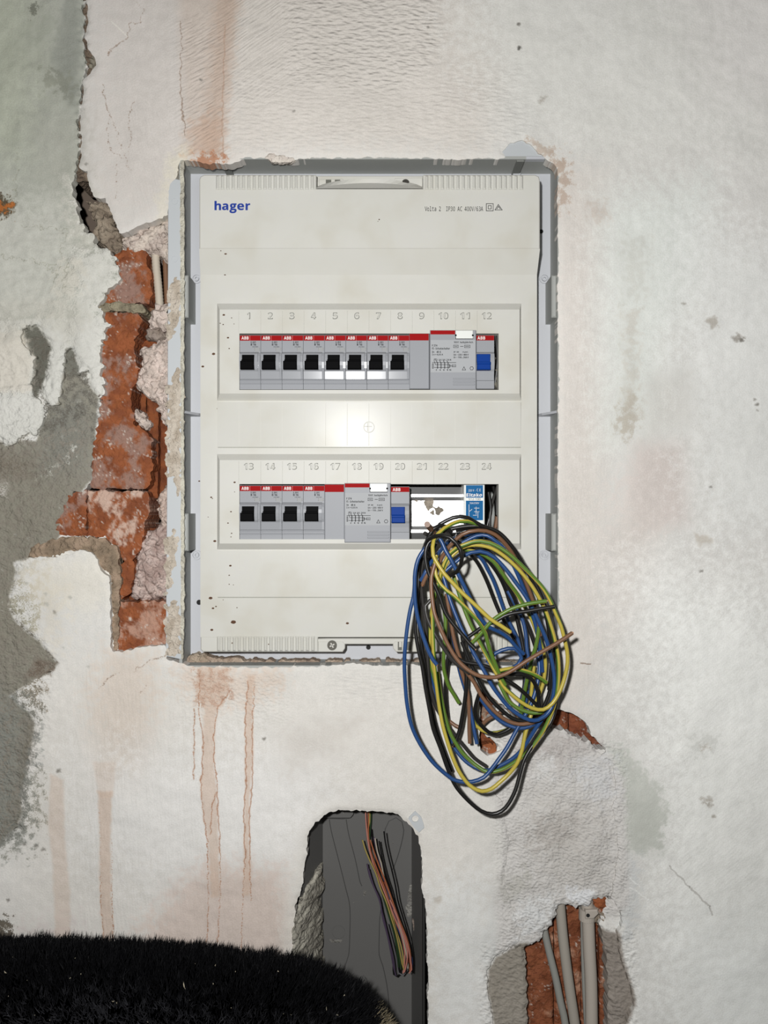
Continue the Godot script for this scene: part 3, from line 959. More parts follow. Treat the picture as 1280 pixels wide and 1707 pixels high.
func build_wall() -> void:
	wall_colours()
	var wall := Node3D.new()
	wall.name = "wall_back"
	add_child(wall)
	wall.set_meta("kind", "structure")
	wall.set_meta("label", "old plastered masonry wall, broken open round the fuse board")
	var wm: Material = M.wall_coats
	sheet(wall, "plaster_skin", [], [BARE, BOX_HOLE, NICHE, CRESCENT], 0.0, {"depth": 10.0, "jit": 1.7, "round": 1.2, "rough": 0.9}, wm)
	sheet(wall, "grey_render", RENDER, [], -2.0, {"depth": 8.0, "jit": 4.0, "round": 1.6, "rough": 1.6, "bounds": [FAR_L, FAR_T, 230, 800]}, wm)
	sheet(wall, "bare_cement", [-400, 500, 60, 500, 160, 560, 172, 640, 166, 690, 158, 730, 153, 765, 153, 795, 143, 815, 124, 820, 108, 850, 104, 890, 130, 893, 172, 896, 196, 914, 200, 964, 196, 1000, 196, 1100, 100, 1150, 100, 1500, -400, 1500], [], -6.5, {"depth": 10.0, "jit": 3.0, "round": 1.0, "rough": 1.8, "bounds": [FAR_L, 490, 240, 1520]}, wm)
	sheet(wall, "rough_filling", PATCH, [], -2.4, {"step": 2.5, "depth": 14.0, "jit": 3.5, "round": 2.6, "rough": 2.0, "bounds": [790, 1160, 1070, 1600]}, wm)
	sheet(wall, "grey_mortar", [796, 1560, 872, 1572, 877, 1600, 878, 1640, 880, 1700, 882, 1800, 796, 1800], [], -6.0, {"step": 2.5, "depth": 12.0, "jit": 2.0, "round": 2.0, "rough": 1.5, "bounds": [790, 1550, 890, 1810]}, wm)
	sheet(wall, "grey_mortar", [1000, 1548, 1008, 1500, 1026, 1500, 1070, 1560, 1070, 1800, 1010, 1800, 1015, 1700, 1014, 1640, 1012, 1590], [], -6.5, {"step": 2.5, "depth": 12.0, "jit": 2.5, "round": 2.5, "rough": 2.0, "bounds": [990, 1490, 1080, 1810]}, wm)
	# masonry deep behind everything, with room for the two boxes
	var st := begin()
	var c := W(CX, CY, 0)
	for r in [[FAR_L, FAR_T, 270, FAR_B], [950, FAR_T, FAR_R, FAR_B], [270, FAR_T, 950, 250], [270, 1120, 490, FAR_B], [720, 1120, 950, FAR_B], [490, 1120, 720, 1340]]:
		var a := W(r[0], r[3], 0)
		var b := W(r[2], r[1], 0)
		bbox(st, a.x, b.x, a.y, b.y, -0.24, -0.062)
	var a2 := W(FAR_L, FAR_B, 0)
	var b2 := W(FAR_R, FAR_T, 0)
	bbox(st, a2.x, b2.x, a2.y, b2.y, -0.26, -0.118)
	put("masonry_core", done(st), M.core, wall)
	build_bricks(wall)


func build_bricks(wall: Node3D) -> void:
	var bm: Material = M.brick
	var lm: Material = M.lump
	var red := lin(146, 86, 54)
	var red2 := lin(124, 72, 47)
	var pink := lin(146, 118, 106)
	var lime := lin(206, 194, 180)
	var b := {"c1": red, "c2": red2, "c3": pink, "dust": 0.42, "jit": 2.2, "rough": 0.8, "depth": 40.0, "round": 1.4}
	slab(wall, "brick", [196, 418, 214, 412, 244, 416, 246, 440, 251, 462, 252, 488, 248, 506, 170, 506, 168, 488, 178, 450], -8.0, b.merged({"dust": 0.5}, true), bm)
	slab(wall, "brick", [152, 519, 232, 519, 234, 540, 228, 556, 221, 566, 224, 590, 230, 612, 226, 634, 219, 652, 214, 668, 158, 668], -8.5, b, bm)
	slab(wall, "brick", [150, 666, 216, 664, 220, 690, 222, 706, 238, 716, 252, 730, 253, 780, 248, 815, 150, 815], -8.0, b.merged({"dust": 0.62, "tilt": Vector2(-1.5, 0)}, true), bm)
	slab(wall, "brick", [144, 818, 246, 818, 250, 845, 242, 872, 238, 900, 226, 930, 212, 952, 200, 920, 172, 899, 145, 896], -8.5, b.merged({"dust": 0.62, "c3": lin(196, 170, 154)}, true), bm)
	slab(wall, "brick", [104, 822, 143, 816, 143, 894, 90, 898, 82, 882, 98, 860], -7.0, b.merged({"dust": 0.5}, true), bm)
	slab(wall, "brick", [186, 946, 226, 930, 222, 960, 216, 990, 198, 1004, 186, 1004], -9.0, b.merged({"dust": 0.2}, true), bm)
	slab(wall, "brick", [186, 1004, 290, 1002, 290, 1090, 186, 1090], -7.5, b.merged({"dust": 0.66, "c3": lin(176, 140, 122)}, true), bm)
	# hollow webs of the blocks, deeper in
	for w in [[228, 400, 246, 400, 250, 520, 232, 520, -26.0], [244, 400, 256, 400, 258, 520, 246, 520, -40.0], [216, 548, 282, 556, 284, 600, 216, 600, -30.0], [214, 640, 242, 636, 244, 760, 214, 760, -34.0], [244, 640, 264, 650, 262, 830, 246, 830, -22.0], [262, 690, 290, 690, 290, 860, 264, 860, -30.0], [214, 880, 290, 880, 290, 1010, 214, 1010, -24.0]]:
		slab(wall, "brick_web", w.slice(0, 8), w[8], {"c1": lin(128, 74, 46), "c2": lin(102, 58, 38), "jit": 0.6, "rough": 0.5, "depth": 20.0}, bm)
	# beds of mortar
	slab(wall, "mortar_joint", [158, 505, 200, 503, 236, 506, 242, 518, 226, 522, 200, 518, 160, 518], -6.0, {"c1": lin(150, 142, 120), "c2": lin(126, 118, 100), "jit": 1.5, "rough": 1.0, "depth": 30.0}, lm)
	slab(wall, "mortar_joint", [49, 912, 85, 899, 131, 894, 171, 897, 196, 914, 201, 964, 197, 1000, 195, 1082, 186, 1088, 184, 960, 160, 940, 150, 922, 118, 918, 75, 932, 46, 930], -4.0, {"c1": lin(158, 138, 118), "c2": lin(132, 116, 98), "jit": 2.0, "rough": 1.2, "depth": 12.0}, lm)
	# broken lumps of plaster left in the chase
	var l := {"c1": lin(206, 192, 182), "c2": lin(186, 172, 162), "jit": 3.0, "rough": 2.2, "freq": 0.09, "depth": 30.0, "round": 2.5, "reach": 26.0, "bulge": 5.0}
	slab(wall, "plaster_lump", [196, 392, 214, 384, 232, 374, 256, 366, 286, 356, 286, 436, 262, 424, 240, 420, 222, 426, 206, 424, 196, 404], -5.0, l.merged({"c1": lin(204, 192, 180), "bulge": 9.0}, true), lm)
	slab(wall, "plaster_lump", [246, 512, 262, 504, 286, 498, 286, 556, 262, 548, 244, 540], -6.0, l, lm)
	slab(wall, "plaster_lump", [238, 546, 256, 542, 284, 548, 284, 566, 256, 566, 240, 562], -16.0, l.merged({"c1": lin(150, 138, 128), "c2": lin(128, 116, 106)}, true), lm)
	slab(wall, "plaster_lump", [228, 580, 250, 572, 270, 562, 288, 556, 288, 716, 276, 712, 262, 690, 254, 668, 238, 656, 222, 646, 226, 620, 232, 600], -6.0, l.merged({"tilt": Vector2(2.5, 0), "c1": lin(212, 196, 186)}, true), lm)
	slab(wall, "plaster_lump", [219, 674, 228, 682, 240, 690, 246, 708, 240, 716, 228, 708, 222, 696], -8.0, l, lm)
	slab(wall, "plaster_lump", [262, 820, 276, 806, 290, 804, 290, 890, 268, 880, 258, 850], -7.0, l.merged({"c1": lin(196, 178, 166), "c2": lin(172, 152, 142)}, true), lm)
	slab(wall, "plaster_lump", [222, 920, 240, 888, 262, 872, 290, 880, 290, 1004, 240, 1002, 214, 1000, 218, 960], -9.0, l.merged({"c1": lin(190, 172, 164), "c2": lin(162, 142, 134), "rough": 3.0}, true), lm)
	slab(wall, "plaster_lump", [136, 330, 150, 330, 172, 334, 182, 352, 190, 374, 198, 392, 200, 416, 190, 420, 168, 406, 152, 396, 156, 380, 150, 350], -7.0, l.merged({"c1": lin(150, 138, 122), "c2": lin(124, 112, 98), "bulge": 2.0}, true), lm)
	slab(wall, "plaster_lump", [142, 84, 158, 92, 160, 112, 148, 126, 138, 120], -5.0, l.merged({"c1": lin(140, 134, 120), "c2": lin(112, 106, 94), "bulge": 2.0}, true), lm)
	slab(wall, "plaster_lump", [126, -60, 156, -60, 156, 300, 126, 300], -6.0, l.merged({"c1": lin(120, 106, 92), "c2": lin(100, 88, 76), "bulge": 0.0}, true), lm)
	slab(wall, "plaster_lump", [424, 222, 430, 219, 440, 236, 448, 251, 470, 253, 494, 264, 484, 271, 452, 267, 440, 262, 436, 244], 0.3, l.merged({"c1": lin(214, 206, 196), "c2": lin(204, 194, 184), "bulge": 1.0, "rough": 0.6, "round": 0.8, "jit": 1.5, "depth": 4.0, "step": 1.5}, true), lm)
	slab(wall, "dirt_bed", [306, 1098, 350, 1095, 420, 1101, 500, 1103, 600, 1102, 690, 1103, 800, 1105, 890, 1104, 890, 1116, 306, 1116], -15.0, l.merged({"c1": lin(178, 162, 146), "c2": lin(152, 134, 118), "bulge": 0.5, "rough": 1.6, "round": 1.0, "jit": 2.4, "depth": 10.0}, true), lm)
	# lower right: hollow red blocks behind the holes
	slab(wall, "brick", [892, 1170, 947, 1170, 947, 1262, 892, 1250], -20.0, b.merged({"dust": 0.05, "jit": 0.5, "c1": lin(134, 78, 52), "c2": lin(112, 64, 44)}, true), bm)
	slab(wall, "brick", [949, 1170, 1030, 1170, 1030, 1290, 949, 1270], -20.0, b.merged({"dust": 0.1, "jit": 0.5, "c1": lin(128, 74, 50), "c2": lin(110, 62, 44)}, true), bm)
	slab(wall, "brick", [796, 1150, 890, 1180, 880, 1250, 830, 1262, 800, 1262], -20.0, b.merged({"dust": 0.5, "jit": 0.8, "c3": lin(150, 140, 124)}, true), bm)
	slab(wall, "brick_fragment", [806, 1244, 818, 1238, 828, 1246, 836, 1262, 832, 1274, 820, 1264, 810, 1256], -4.0, b.merged({"dust": 0.3, "depth": 10.0}, true), bm)
	slab(wall, "brick_fragment", [988, 1500, 998, 1490, 1010, 1500, 1016, 1514, 1004, 1520, 992, 1516], -7.0, b.merged({"dust": 0.1, "depth": 12.0}, true), bm)
	for w in [[868, 1540, 922, 1500, 922, 1820, 868, 1820, -26.0], [924, 1490, 968, 1490, 968, 1820, 924, 1820, -30.0], [969, 1490, 1002, 1490, 1002, 1820, 969, 1820, -30.0], [1000, 1530, 1030, 1530, 1030, 1820, 1000, 1820, -22.0]]:
		slab(wall, "brick", w.slice(0, 8), w[8], b.merged({"dust": 0.12, "jit": 0.6, "rough": 0.9, "c1": lin(136, 82, 56), "c2": lin(116, 68, 46), "c3": lin(180, 140, 116)}, true), bm)
	slab(wall, "plaster_lump", [992, 1520, 1006, 1512, 1024, 1500, 1032, 1530, 1022, 1556, 1008, 1560, 998, 1546], -7.0, l.merged({"c1": lin(160, 148, 134), "c2": lin(136, 124, 110)}, true), lm)
	# plaster edge curling round the two openings
	slab(wall, "plaster_lump", [312, 1098, 340, 1088, 342, 1094, 350, 1100, 336, 1110, 314, 1110], -14.0, l.merged({"c1": lin(178, 164, 146), "c2": lin(160, 144, 126), "bulge": 2.0}, true), lm)
	slab(wall, "plaster_lump", [500, 1494, 520, 1470, 531, 1466, 532, 1490, 534, 1505, 528, 1520, 532, 1560, 530, 1600, 534, 1660, 496, 1660, 490, 1550], -11.0, l.merged({"c1": lin(166, 162, 150), "c2": lin(134, 130, 120), "rough": 2.0, "bulge": 1.0, "tilt": Vector2(-90, 0)}, true), lm)


# ---------------------------------------------------------------- the flush box and its cover
func build_box() -> void:
	var t := thing("flush_box", "grey plastic flush-mounted box let into the wall around the white cover", "electrical box", Vector3.ZERO)
	# walls: a rim at the wall face, running back to a ledge and then to the bottom of the box
	var st := begin()
	var o := [303.0, 264.0, 930.0, 1110.0]
	var zl := -28.0
	var wl := W(o[0], o[3], 0)
	var wr := W(o[2], o[1], 0)
	for z in [[-1.5, -28.0], [-28.0, -96.0]]:
		for s in 4:
			var a := [Vector2(wl.x, wl.y), Vector2(wr.x, wl.y), Vector2(wr.x, wr.y), Vector2(wl.x, wr.y)]
			var p: Vector2 = a[s]
			var q: Vector2 = a[(s + 1) % 4]
			# inner faces look inwards, outer faces 2.5 mm further out
			var n := Vector2(q.y - p.y, p.x - q.x).normalized() * 0.0025
			var e := (q - p).normalized() * 0.0025
			quad(st, Vector3(q.x, q.y, z[1] * 0.001), Vector3(p.x, p.y, z[1] * 0.001), Vector3(p.x, p.y, z[0] * 0.001), Vector3(q.x, q.y, z[0] * 0.001))
			quad(st, Vector3(p.x + n.x - e.x, p.y + n.y - e.y, z[1] * 0.001), Vector3(q.x + n.x + e.x, q.y + n.y + e.y, z[1] * 0.001), Vector3(q.x + n.x + e.x, q.y + n.y + e.y, z[0] * 0.001), Vector3(p.x + n.x - e.x, p.y + n.y - e.y, z[0] * 0.001))
			if z[0] > -5.0:
				quad(st, Vector3(p.x, p.y, -0.0015), Vector3(q.x, q.y, -0.0015), Vector3(q.x, q.y, -0.0015) + Vector3(n.x + e.x, n.y + e.y, 0), Vector3(p.x, p.y, -0.0015) + Vector3(n.x - e.x, n.y - e.y, 0))
	put("side_wall", done(st), M.box_grey, t)
	st = begin()
	bbox(st, wl.x, wr.x, wl.y, wr.y, -0.099, -0.096)
	put("back_plate", done(st), M.box_grey, t)
	# the ledge behind the cover
	st = begin()
	ring(st, [wl.x, 0, 0, 0], 0, [wl.x, 0, 0, 0], 0)
	st = begin()
	var q0 := [Vector3(wl.x, wl.y, -0.028), Vector3(wr.x, wl.y, -0.028), Vector3(wr.x, wr.y, -0.028), Vector3(wl.x, wr.y, -0.028)]
	var w1 := W(356, 1060, zl)
	var w2 := W(880, 300, zl)
	var q1 := [Vector3(w1.x, w1.y, -0.028), Vector3(w2.x, w1.y, -0.028), Vector3(w2.x, w2.y, -0.028), Vector3(w1.x, w2.y, -0.028)]
	for k in 4:
		quad(st, q0[k], q0[(k + 1) % 4], q1[(k + 1) % 4], q1[k])
		quad(st, q1[k], q1[(k + 1) % 4], q1[(k + 1) % 4] - Vector3(0, 0, 0.003), q1[k] - Vector3(0, 0, 0.003))
	put("ledge", done(st), M.box_ledge, t)
	# the flat rim on the left, in the plaster
	st = begin()
	pprism(st, [280, 318, 284, 304, 292, 298, 304, 300, 304, 1100, 276, 1094, 279, 700], -3.0, -0.9, 0.4)
	put("rim", done(st), M.box_rim, t)
	for y in [336.0, 432.0]:
		var dm := begin()
		annulus(dm, W(291, y, -0.9), 4.6 * K, 5.4 * K, 0.0003)
		put("knockout_ring", done(dm), M.box_rim, t)
	st = begin()
	pprism(st, [828, 265, 834, 250, 848, 234, 872, 229, 892, 238, 908, 252, 924, 265], -3.2, -2.2, 0.2)
	put("rim", done(st), M.box_rim, t)
	# a skin of plaster smeared over the left rim
	var sm: Material = M.lump
	for p in [[280, 474, 300, 464, 303, 490, 302, 520, 296, 545, 284, 560, 279, 572], [279, 646, 298, 612, 303, 640, 303, 800, 296, 826, 288, 790, 278, 800], [276, 902, 290, 884, 296, 900, 288, 960, 284, 980, 276, 990], [276, 1010, 290, 1000, 302, 1030, 303, 1094, 276, 1090]]:
		slab(t, "plaster_smear", p, -0.5, {"c1": lin(198, 188, 174), "c2": lin(176, 164, 148), "jit": 4.0, "rough": 0.15, "depth": 0.6, "round": 0.2, "step": 1.5}, sm)
	slab(t, "plaster_smear", [300, 268, 306, 266, 307, 420, 306, 700, 307, 1000, 305, 1100, 301, 1100, 301, 700, 300, 420], -0.1, {"c1": lin(204, 200, 184), "c2": lin(178, 174, 160), "jit": 0.7, "rough": 0.2, "depth": 2.0, "round": 0.5, "step": 1.5}, sm)
	# bosses on the ledge, half under the cover
	for p in [[328, 465], [907, 465], [328, 925], [907, 925]]:
		st = begin()
		annulus(st, W(p[0], p[1], zl), 6.5 * K, 8.5 * K, 0.0012)
		annulus(st, W(p[0], p[1], zl), 2.2 * K, 4.4 * K, 0.0018)
		put("screw_boss", done(st), M.box_ledge, t)
	# clips and fins on the side walls
	for side in [-1.0, 1.0]:
		var x: float = wl.x if side < 0.0 else wr.x
		for yy in [[462, 532], [856, 918]]:
			st = begin()
			var ya := W(0, yy[1], -10).y
			var yb := W(0, yy[0], -10).y
			bbox(st, minf(x, x - side * 0.0042), maxf(x, x - side * 0.0042), ya, yb, -0.028, -0.004, 0.001)
			put("latch_block", done(st), M.box_grey, t)
		st = begin()
		var yf := W(0, 688, -10).y
		var fin := PackedVector2Array([Vector2(x, -0.028), Vector2(x - side * 0.011, -0.028), Vector2(x - side * 0.009, -0.02), Vector2(x, -0.004)])
		for k in 4:
			var a := fin[k]
			var b := fin[(k + 1) % 4]
			var pa := Vector3(a.x, yf - 0.001, a.y)
			var pb := Vector3(b.x, yf - 0.001, b.y)
			var up := Vector3(0, 0.002, 0)
			if side < 0.0:
				quad(st, pa, pb, pb + up, pa + up)
			else:
				quad(st, pb, pa, pa + up, pb + up)
		for dy in [-0.001, 0.001]:
			tri(st, Vector3(fin[0].x, yf + dy, fin[0].y), Vector3(fin[1].x, yf + dy, fin[1].y), Vector3(fin[2].x, yf + dy, fin[2].y))
			tri(st, Vector3(fin[0].x, yf + dy, fin[0].y), Vector3(fin[2].x, yf + dy, fin[2].y), Vector3(fin[3].x, yf + dy, fin[3].y))
		put("fin", done(st), M.box_ledge, t)
	# straps across the top wall
	for x in [372.0, 868.0]:
		st = begin()
		var p := W(x - 6, 266, 0)
		bbox(st, p.x, p.x + 0.0062, wr.y - 0.0016, wr.y, -0.028, -0.002, 0.0004)
		put("strap", done(st), M.box_dark, t)
	st = begin()
	pbox(st, 877, 260, 908, 265, -6.0, -1.0, 0.4)
	pbox(st, 855, 288, 868, 293, -28.0, -24.0, 0.4)
	put("tab", done(st), M.box_ledge, t)
	st = begin()
	for h in [[332, 1004, 4.5], [614, 1079, 4.0], [902, 386, 3.5]]:
		st = begin()
		disc(st, W(h[0], h[1], zl), h[2] * K, h[2] * K, 0.0, 0.0004)
		put("screw_hole", done(st), M.hole, t)


func build_cover() -> void:
	var t := thing("board_cover", "white plastic two-row cover of the fuse board, screwed on, with blue lettering top left", "fuse board", Vector3.ZERO)
	var zm := -4.0
	var zu := 8.0
	var L := W(334, 0, zm).x
	var R := W(895, 0, zm).x
	# main face with two openings
	var st := begin()
	var xs := [L, W(399, 0, -1).x, W(831, 0, -1).x, R]
	var ys := [W(0, 458, zm).y, W(0, 556, -1).y, W(0, 650, -1).y, W(0, 807, -1).y, W(0, 899, -1).y, W(0, 1062, zm).y]
	var z := zm * 0.001
	for j in 5:
		for i in 3:
			if i == 1 and (j == 1 or j == 3):
				continue
			quad(st, Vector3(xs[i], ys[j + 1], z), Vector3(xs[i + 1], ys[j + 1], z), Vector3(xs[i + 1], ys[j], z), Vector3(xs[i], ys[j], z))
	var zk := -0.027
	quad(st, Vector3(L, ys[5], zk), Vector3(L, ys[5], z), Vector3(L, ys[0], z), Vector3(L, ys[0], zk))
	quad(st, Vector3(R, ys[5], z), Vector3(R, ys[5], zk), Vector3(R, ys[0], zk), Vector3(R, ys[0], z))
	quad(st, Vector3(L, ys[5], zk), Vector3(R, ys[5], zk), Vector3(R, ys[5], z), Vector3(L, ys[5], z))
	# walls of the openings
	for j in [1, 3]:
		var f := 0.0012
		var b := -0.012
		quad(st, Vector3(xs[1], ys[j], b), Vector3(xs[1], ys[j + 1], b), Vector3(xs[1], ys[j + 1], f), Vector3(xs[1], ys[j], f))
		quad(st, Vector3(xs[2], ys[j + 1], b), Vector3(xs[2], ys[j], b), Vector3(xs[2], ys[j], f), Vector3(xs[2], ys[j + 1], f))
		quad(st, Vector3(xs[2], ys[j], b), Vector3(xs[1], ys[j], b), Vector3(xs[1], ys[j], f), Vector3(xs[2], ys[j], f))
		quad(st, Vector3(xs[1], ys[j + 1], b), Vector3(xs[2], ys[j + 1], b), Vector3(xs[2], ys[j + 1], f), Vector3(xs[1], ys[j + 1], f))
	# slope up to the head, and the head with its notch
	var U0 := W(332, 0, zu).x
	var U1 := W(900, 0, zu).x
	var y415 := W(0, 415, zu).y
	quad(st, Vector3(L, ys[0], z), Vector3(R, ys[0], z), Vector3(U1, y415, zu * 0.001), Vector3(U0, y415, zu * 0.001))
	quad(st, Vector3(L, ys[0], zk), Vector3(L, ys[0], z), Vector3(U0, y415, zu * 0.001), Vector3(U0, y415, zk))
	quad(st, Vector3(R, ys[0], z), Vector3(R, ys[0], zk), Vector3(U1, y415, zk), Vector3(U1, y415, zu * 0.001))
	put("face", done(st), M.cover, t)
	st = begin()
	pprism(st, [332, 415, 900, 415, 900, 300, 898, 294, 892, 291, 705, 291, 705, 314, 527, 314, 527, 291, 340, 291, 334, 294, 332, 299], -27.0, zu, 0.8)
	put("head", done(st), M.cover, t)
	# the scoop of the handle
	st = begin()
	var top := []
	var low := []
	for k in 17:
		var u := float(k) / 16.0
		var x := lerpf(527, 705, u)
		var bow := 1.0 - (2.0 * u - 1.0) ** 2
		top.append(W(x, 313.5 - 8.5 * bow, lerpf(7.5, 0.5, bow)))
		low.append(W(x, 314, 7.6))
	for k in 16:
		quad(st, low[k], low[k + 1], top[k + 1], top[k])
	var crest := []
	for k in 17:
		var u := float(k) / 16.0
		var bow := 1.0 - (2.0 * u - 1.0) ** 2
		crest.append(W(lerpf(527, 705, u), 312.0 - 14.0 * pow(bow, 0.7), 1.0))
	for k in 16:
		quad(st, top[k], top[k + 1], crest[k + 1], crest[k])
		quad(st, crest[k], crest[k + 1], crest[k + 1] - Vector3(0, 0, 0.012), crest[k] - Vector3(0, 0, 0.012))
	put("handle_scoop", done(st), M.cover, t)
	st = begin()
	pbox(st, 527, 293, 705, 316, -16.0, -6.0, 0.5)
	put("handle_back", done(st), M.cover, t)
	st = begin()
	pprism(st, [532, 299, 570, 298, 573, 300, 572, 303, 566, 304, 540, 310, 532, 312], -8.0, 0.6, 0.3)
	put("clip_tab", done(st), M.cover, t)
	st = begin()
	pprism(st, [658, 297, 704, 296, 704, 311, 690, 308, 664, 304, 657, 302], -8.0, 0.6, 0.3)
	put("clip_tab", done(st), M.cover, t)
	st = begin()
	pbox(st, 543, 299.5, 552, 306, 0.5, 0.8)
	pbox(st, 558, 299.5, 567, 303.5, 0.5, 0.8)
	put("clip_slot", done(st), M.slot, t)
	st = begin()
	var sc := W(676, 305, 0.7)
	disc(st, sc, 6.5 * K, 5.0 * K, 0.0, 0.0009)
	put("screw", done(st), M.screw, t)
	# ribbed grips
	for g in [[358, 525, 291, 315, zu, 19], [707, 874, 291, 315, zu, 19]]:
		st = begin()
		var n: int = g[5]
		for k in n:
			var x0: float = g[0] + (g[1] - g[0]) * k / n
			pbox(st, x0 + 1.2, g[2] + 0.5, x0 + 7.4, g[3], g[4] - 0.5, g[4] + 1.7, 1.3)
		put("grip_ribs", done(st), M.cover, t)
	# foot of the cover: two ribbed ends, a scooped middle and two tabs
	st = begin()
	pprism(st, [334, 1061, 530, 1061, 530, 1087, 338, 1087, 334, 1083], -27.0, zm, 0.8)
	pprism(st, [700, 1061, 895, 1061, 895, 1083, 891, 1087, 700, 1087], -27.0, zm, 0.8)
	pprism(st, [528, 1065, 545, 1064.5, 702, 1064.5, 702, 1074, 528, 1074], -27.0, zm - 1.5, 0.6)
	put("foot", done(st), M.cover, t)
	st = begin()
	pprism(st, [539, 1069, 571, 1069, 575, 1073, 575, 1081, 571, 1087, 530, 1087, 530, 1069], -27.0, zm - 1.0, 0.6)
	put("foot_tab", done(st), M.cover, t)
	st = begin()
	pprism(st, [658, 1069, 700, 1069, 700, 1087, 660, 1087, 655, 1081, 655, 1073], -27.0, zm - 1.0, 0.6)
	put("foot_tab", done(st), M.cover, t)
	st = begin()
	pbox(st, 663, 1070, 670, 1084, zm - 1.2, zm - 0.7)
	pbox(st, 678, 1070, 684, 1084, zm - 1.2, zm - 0.7)
	put("clip_slot", done(st), M.slot, t)
	st = begin()
	pbox(st, 665, 1069.5, 669.5, 1079, zm - 1.0, zm - 0.4, 0.2)
	put("clip_tongue", done(st), M.cover, t)
	for g in [[360, 526, 1061, 1087, zm, 19], [702, 866, 1061, 1087, zm, 19]]:
		st = begin()
		var n: int = g[5]
		for k in n:
			var x0: float = g[0] + (g[1] - g[0]) * k / n
			pbox(st, x0 + 1.0, g[2], x0 + 7.6, g[3] - 0.8, g[4] - 0.5, g[4] + 1.7, 1.3)
		put("grip_ribs", done(st), M.cover, t)
	# bottom screw with its cross
	st = begin()
	var s0 := W(553.5, 1075.5, zm - 0.9)
	disc(st, s0, 8.2 * K, 8.0 * K, 0.0, 0.0006)
	annulus(st, s0 + Vector3(0, 0, 0.0005), 5.2 * K, 8.0 * K, 0.0008)
	var sn := put("screw", done(st), M.screw, t)
	st = begin()
	for a in [0.5, 2.07]:
		var d := Vector3(cos(a), sin(a), 0)
		var e := Vector3(-sin(a), cos(a), 0)
		var c := s0 + Vector3(0, 0, 0.0011)
		quad(st, c - d * 4.4 * K - e * 1.0 * K, c + d * 4.4 * K - e * 1.0 * K, c + d * 4.4 * K + e * 1.0 * K, c - d * 4.4 * K + e * 1.0 * K)
		quad(st, c - d * 4.4 * K + e * 1.0 * K, c + d * 4.4 * K + e * 1.0 * K, c + d * 4.4 * K + e * 1.0 * K - Vector3(0, 0, 0.0006), c - d * 4.4 * K + e * 1.0 * K - Vector3(0, 0, 0.0006))
	put("cross_slot", done(st), M.steel, sn)
	# two raised fields with their openings
	for row in 2:
		var dy := 251.0 * row
		st = begin()
		var zf := 1.2
		var ob := [362.0, (506.0 if row == 0 else 757.0), 868.5, (668.0 if row == 0 else 916.0)]
		var ib := [366.0, (516.0 if row == 0 else 767.0), 866.0, (656.0 if row == 0 else 906.0)]
		ring(st, ob, zm, ib, zf)
		var hole := [399.0, 556.0 + dy, 831.0, 650.0 + dy - 2.0 * row]
		ring(st, ib, zf, hole, zf)
		put("raised_field", done(st), M.cover, t)
		# joints between the module places
		st = begin()
		for k in 11:
			var x := 434.6 + 36.05 * k
			pbox(st, x - 0.55, 518 + dy, x + 0.55, 555 + dy, zf - 0.2, zf + 0.22, 0.15)
			if k == 0:
				pbox(st, 397.5, 518 + dy, 398.5, 555 + dy, zf - 0.2, zf + 0.16, 0.15)
		put("module_lines", done(st), M.cover, t)
		# blank strip under the field
		st = begin()
		# the upper strip sits loose in its slot and leans out a little at the top
		var lean := 2.1 if row == 0 else 0.0
		var s_t := 670.0 if row == 0 else 918.0
		var s_b := 745.0 if row == 0 else 995.0
		var sq := [W(362, s_b, zm + 0.7), W(868, s_b, zm + 0.7), W(868, s_t, zm + 0.7 + lean), W(362, s_t, zm + 0.7 + lean)]
		quad(st, sq[0], sq[1], sq[2], sq[3])
		for e in 4:
			var p0: Vector3 = sq[e]
			var p1: Vector3 = sq[(e + 1) % 4]
			quad(st, Vector3(p0.x, p0.y, zm * 0.001 - 0.0005), Vector3(p1.x, p1.y, zm * 0.001 - 0.0005), p1, p0)
		put("blank_strip", done(st), M.cover_gloss if row == 0 else M.cover, t)
		st = begin()
		for k in 13:
			var x := 398.5 + 36.05 * k
			var la := W(x - 0.5, s_b - 2, zm + 0.7)
			var lb := W(x + 0.5, s_b - 2, zm + 0.7)
			var ta := W(x - 0.5, s_t + 2, zm + 0.7 + lean)
			var tb := W(x + 0.5, s_t + 2, zm + 0.7 + lean)
			var up := Vector3(0, 0, 0.0002)
			quad(st, la + up, lb + up, tb + up, ta + up)
			quad(st, la, la + up, ta + up, ta)
			quad(st, lb + up, lb, tb, tb + up)
		put("strip_lines", done(st), M.cover, t)
		st = begin()
		pbox(st, 363, (745.3 if row == 0 else 995.3), 868, (746.6 if row == 0 else 996.6), zm - 0.5, zm + 0.1)
		put("strip_gap", done(st), M.gap, t)
		for k in 12:
			var num := str(k + 1 + 12 * row)
			var cx := 414.5 + 36.05 * k
			var hw := 8.2 if num.length() == 2 else 4.2
			if num == "1":
				hw = 2.6
			var a := W(cx - hw, 532 + dy, zf)
			var b := W(cx + hw, 521 + dy, zf)
			words(t, "number", num, a.x, b.x, a.y, b.y, a.z + 0.0001, M.number_print, true, 0.36)
			var e := 1.1 * K
			words(t, "number", num, a.x + e, b.x - e, a.y + e, b.y - e, a.z + 0.00025, M.cover, true, -0.5)
	# moulded mark in the upper blank strip
	st = begin()
	annulus(st, W(615, 712, zm + 1.4), 8 * K, 9.5 * K, 0.0006)
	bbox(st, W(612, 0, zm).x, W(613.5, 0, zm).x, W(0, 719, zm).y, W(0, 705, zm).y, zm * 0.001, (zm + 1.95) * 0.001)
	bbox(st, W(606, 0, zm).x, W(620, 0, zm).x, W(0, 712, zm).y, W(0, 710.6, zm).y, zm * 0.001, (zm + 1.95) * 0.001)
	put("moulded_mark", done(st), M.cover, t)
	# lettering
	var p := W(357.5, 355.5, zu)
	var q := W(417, 335, zu)
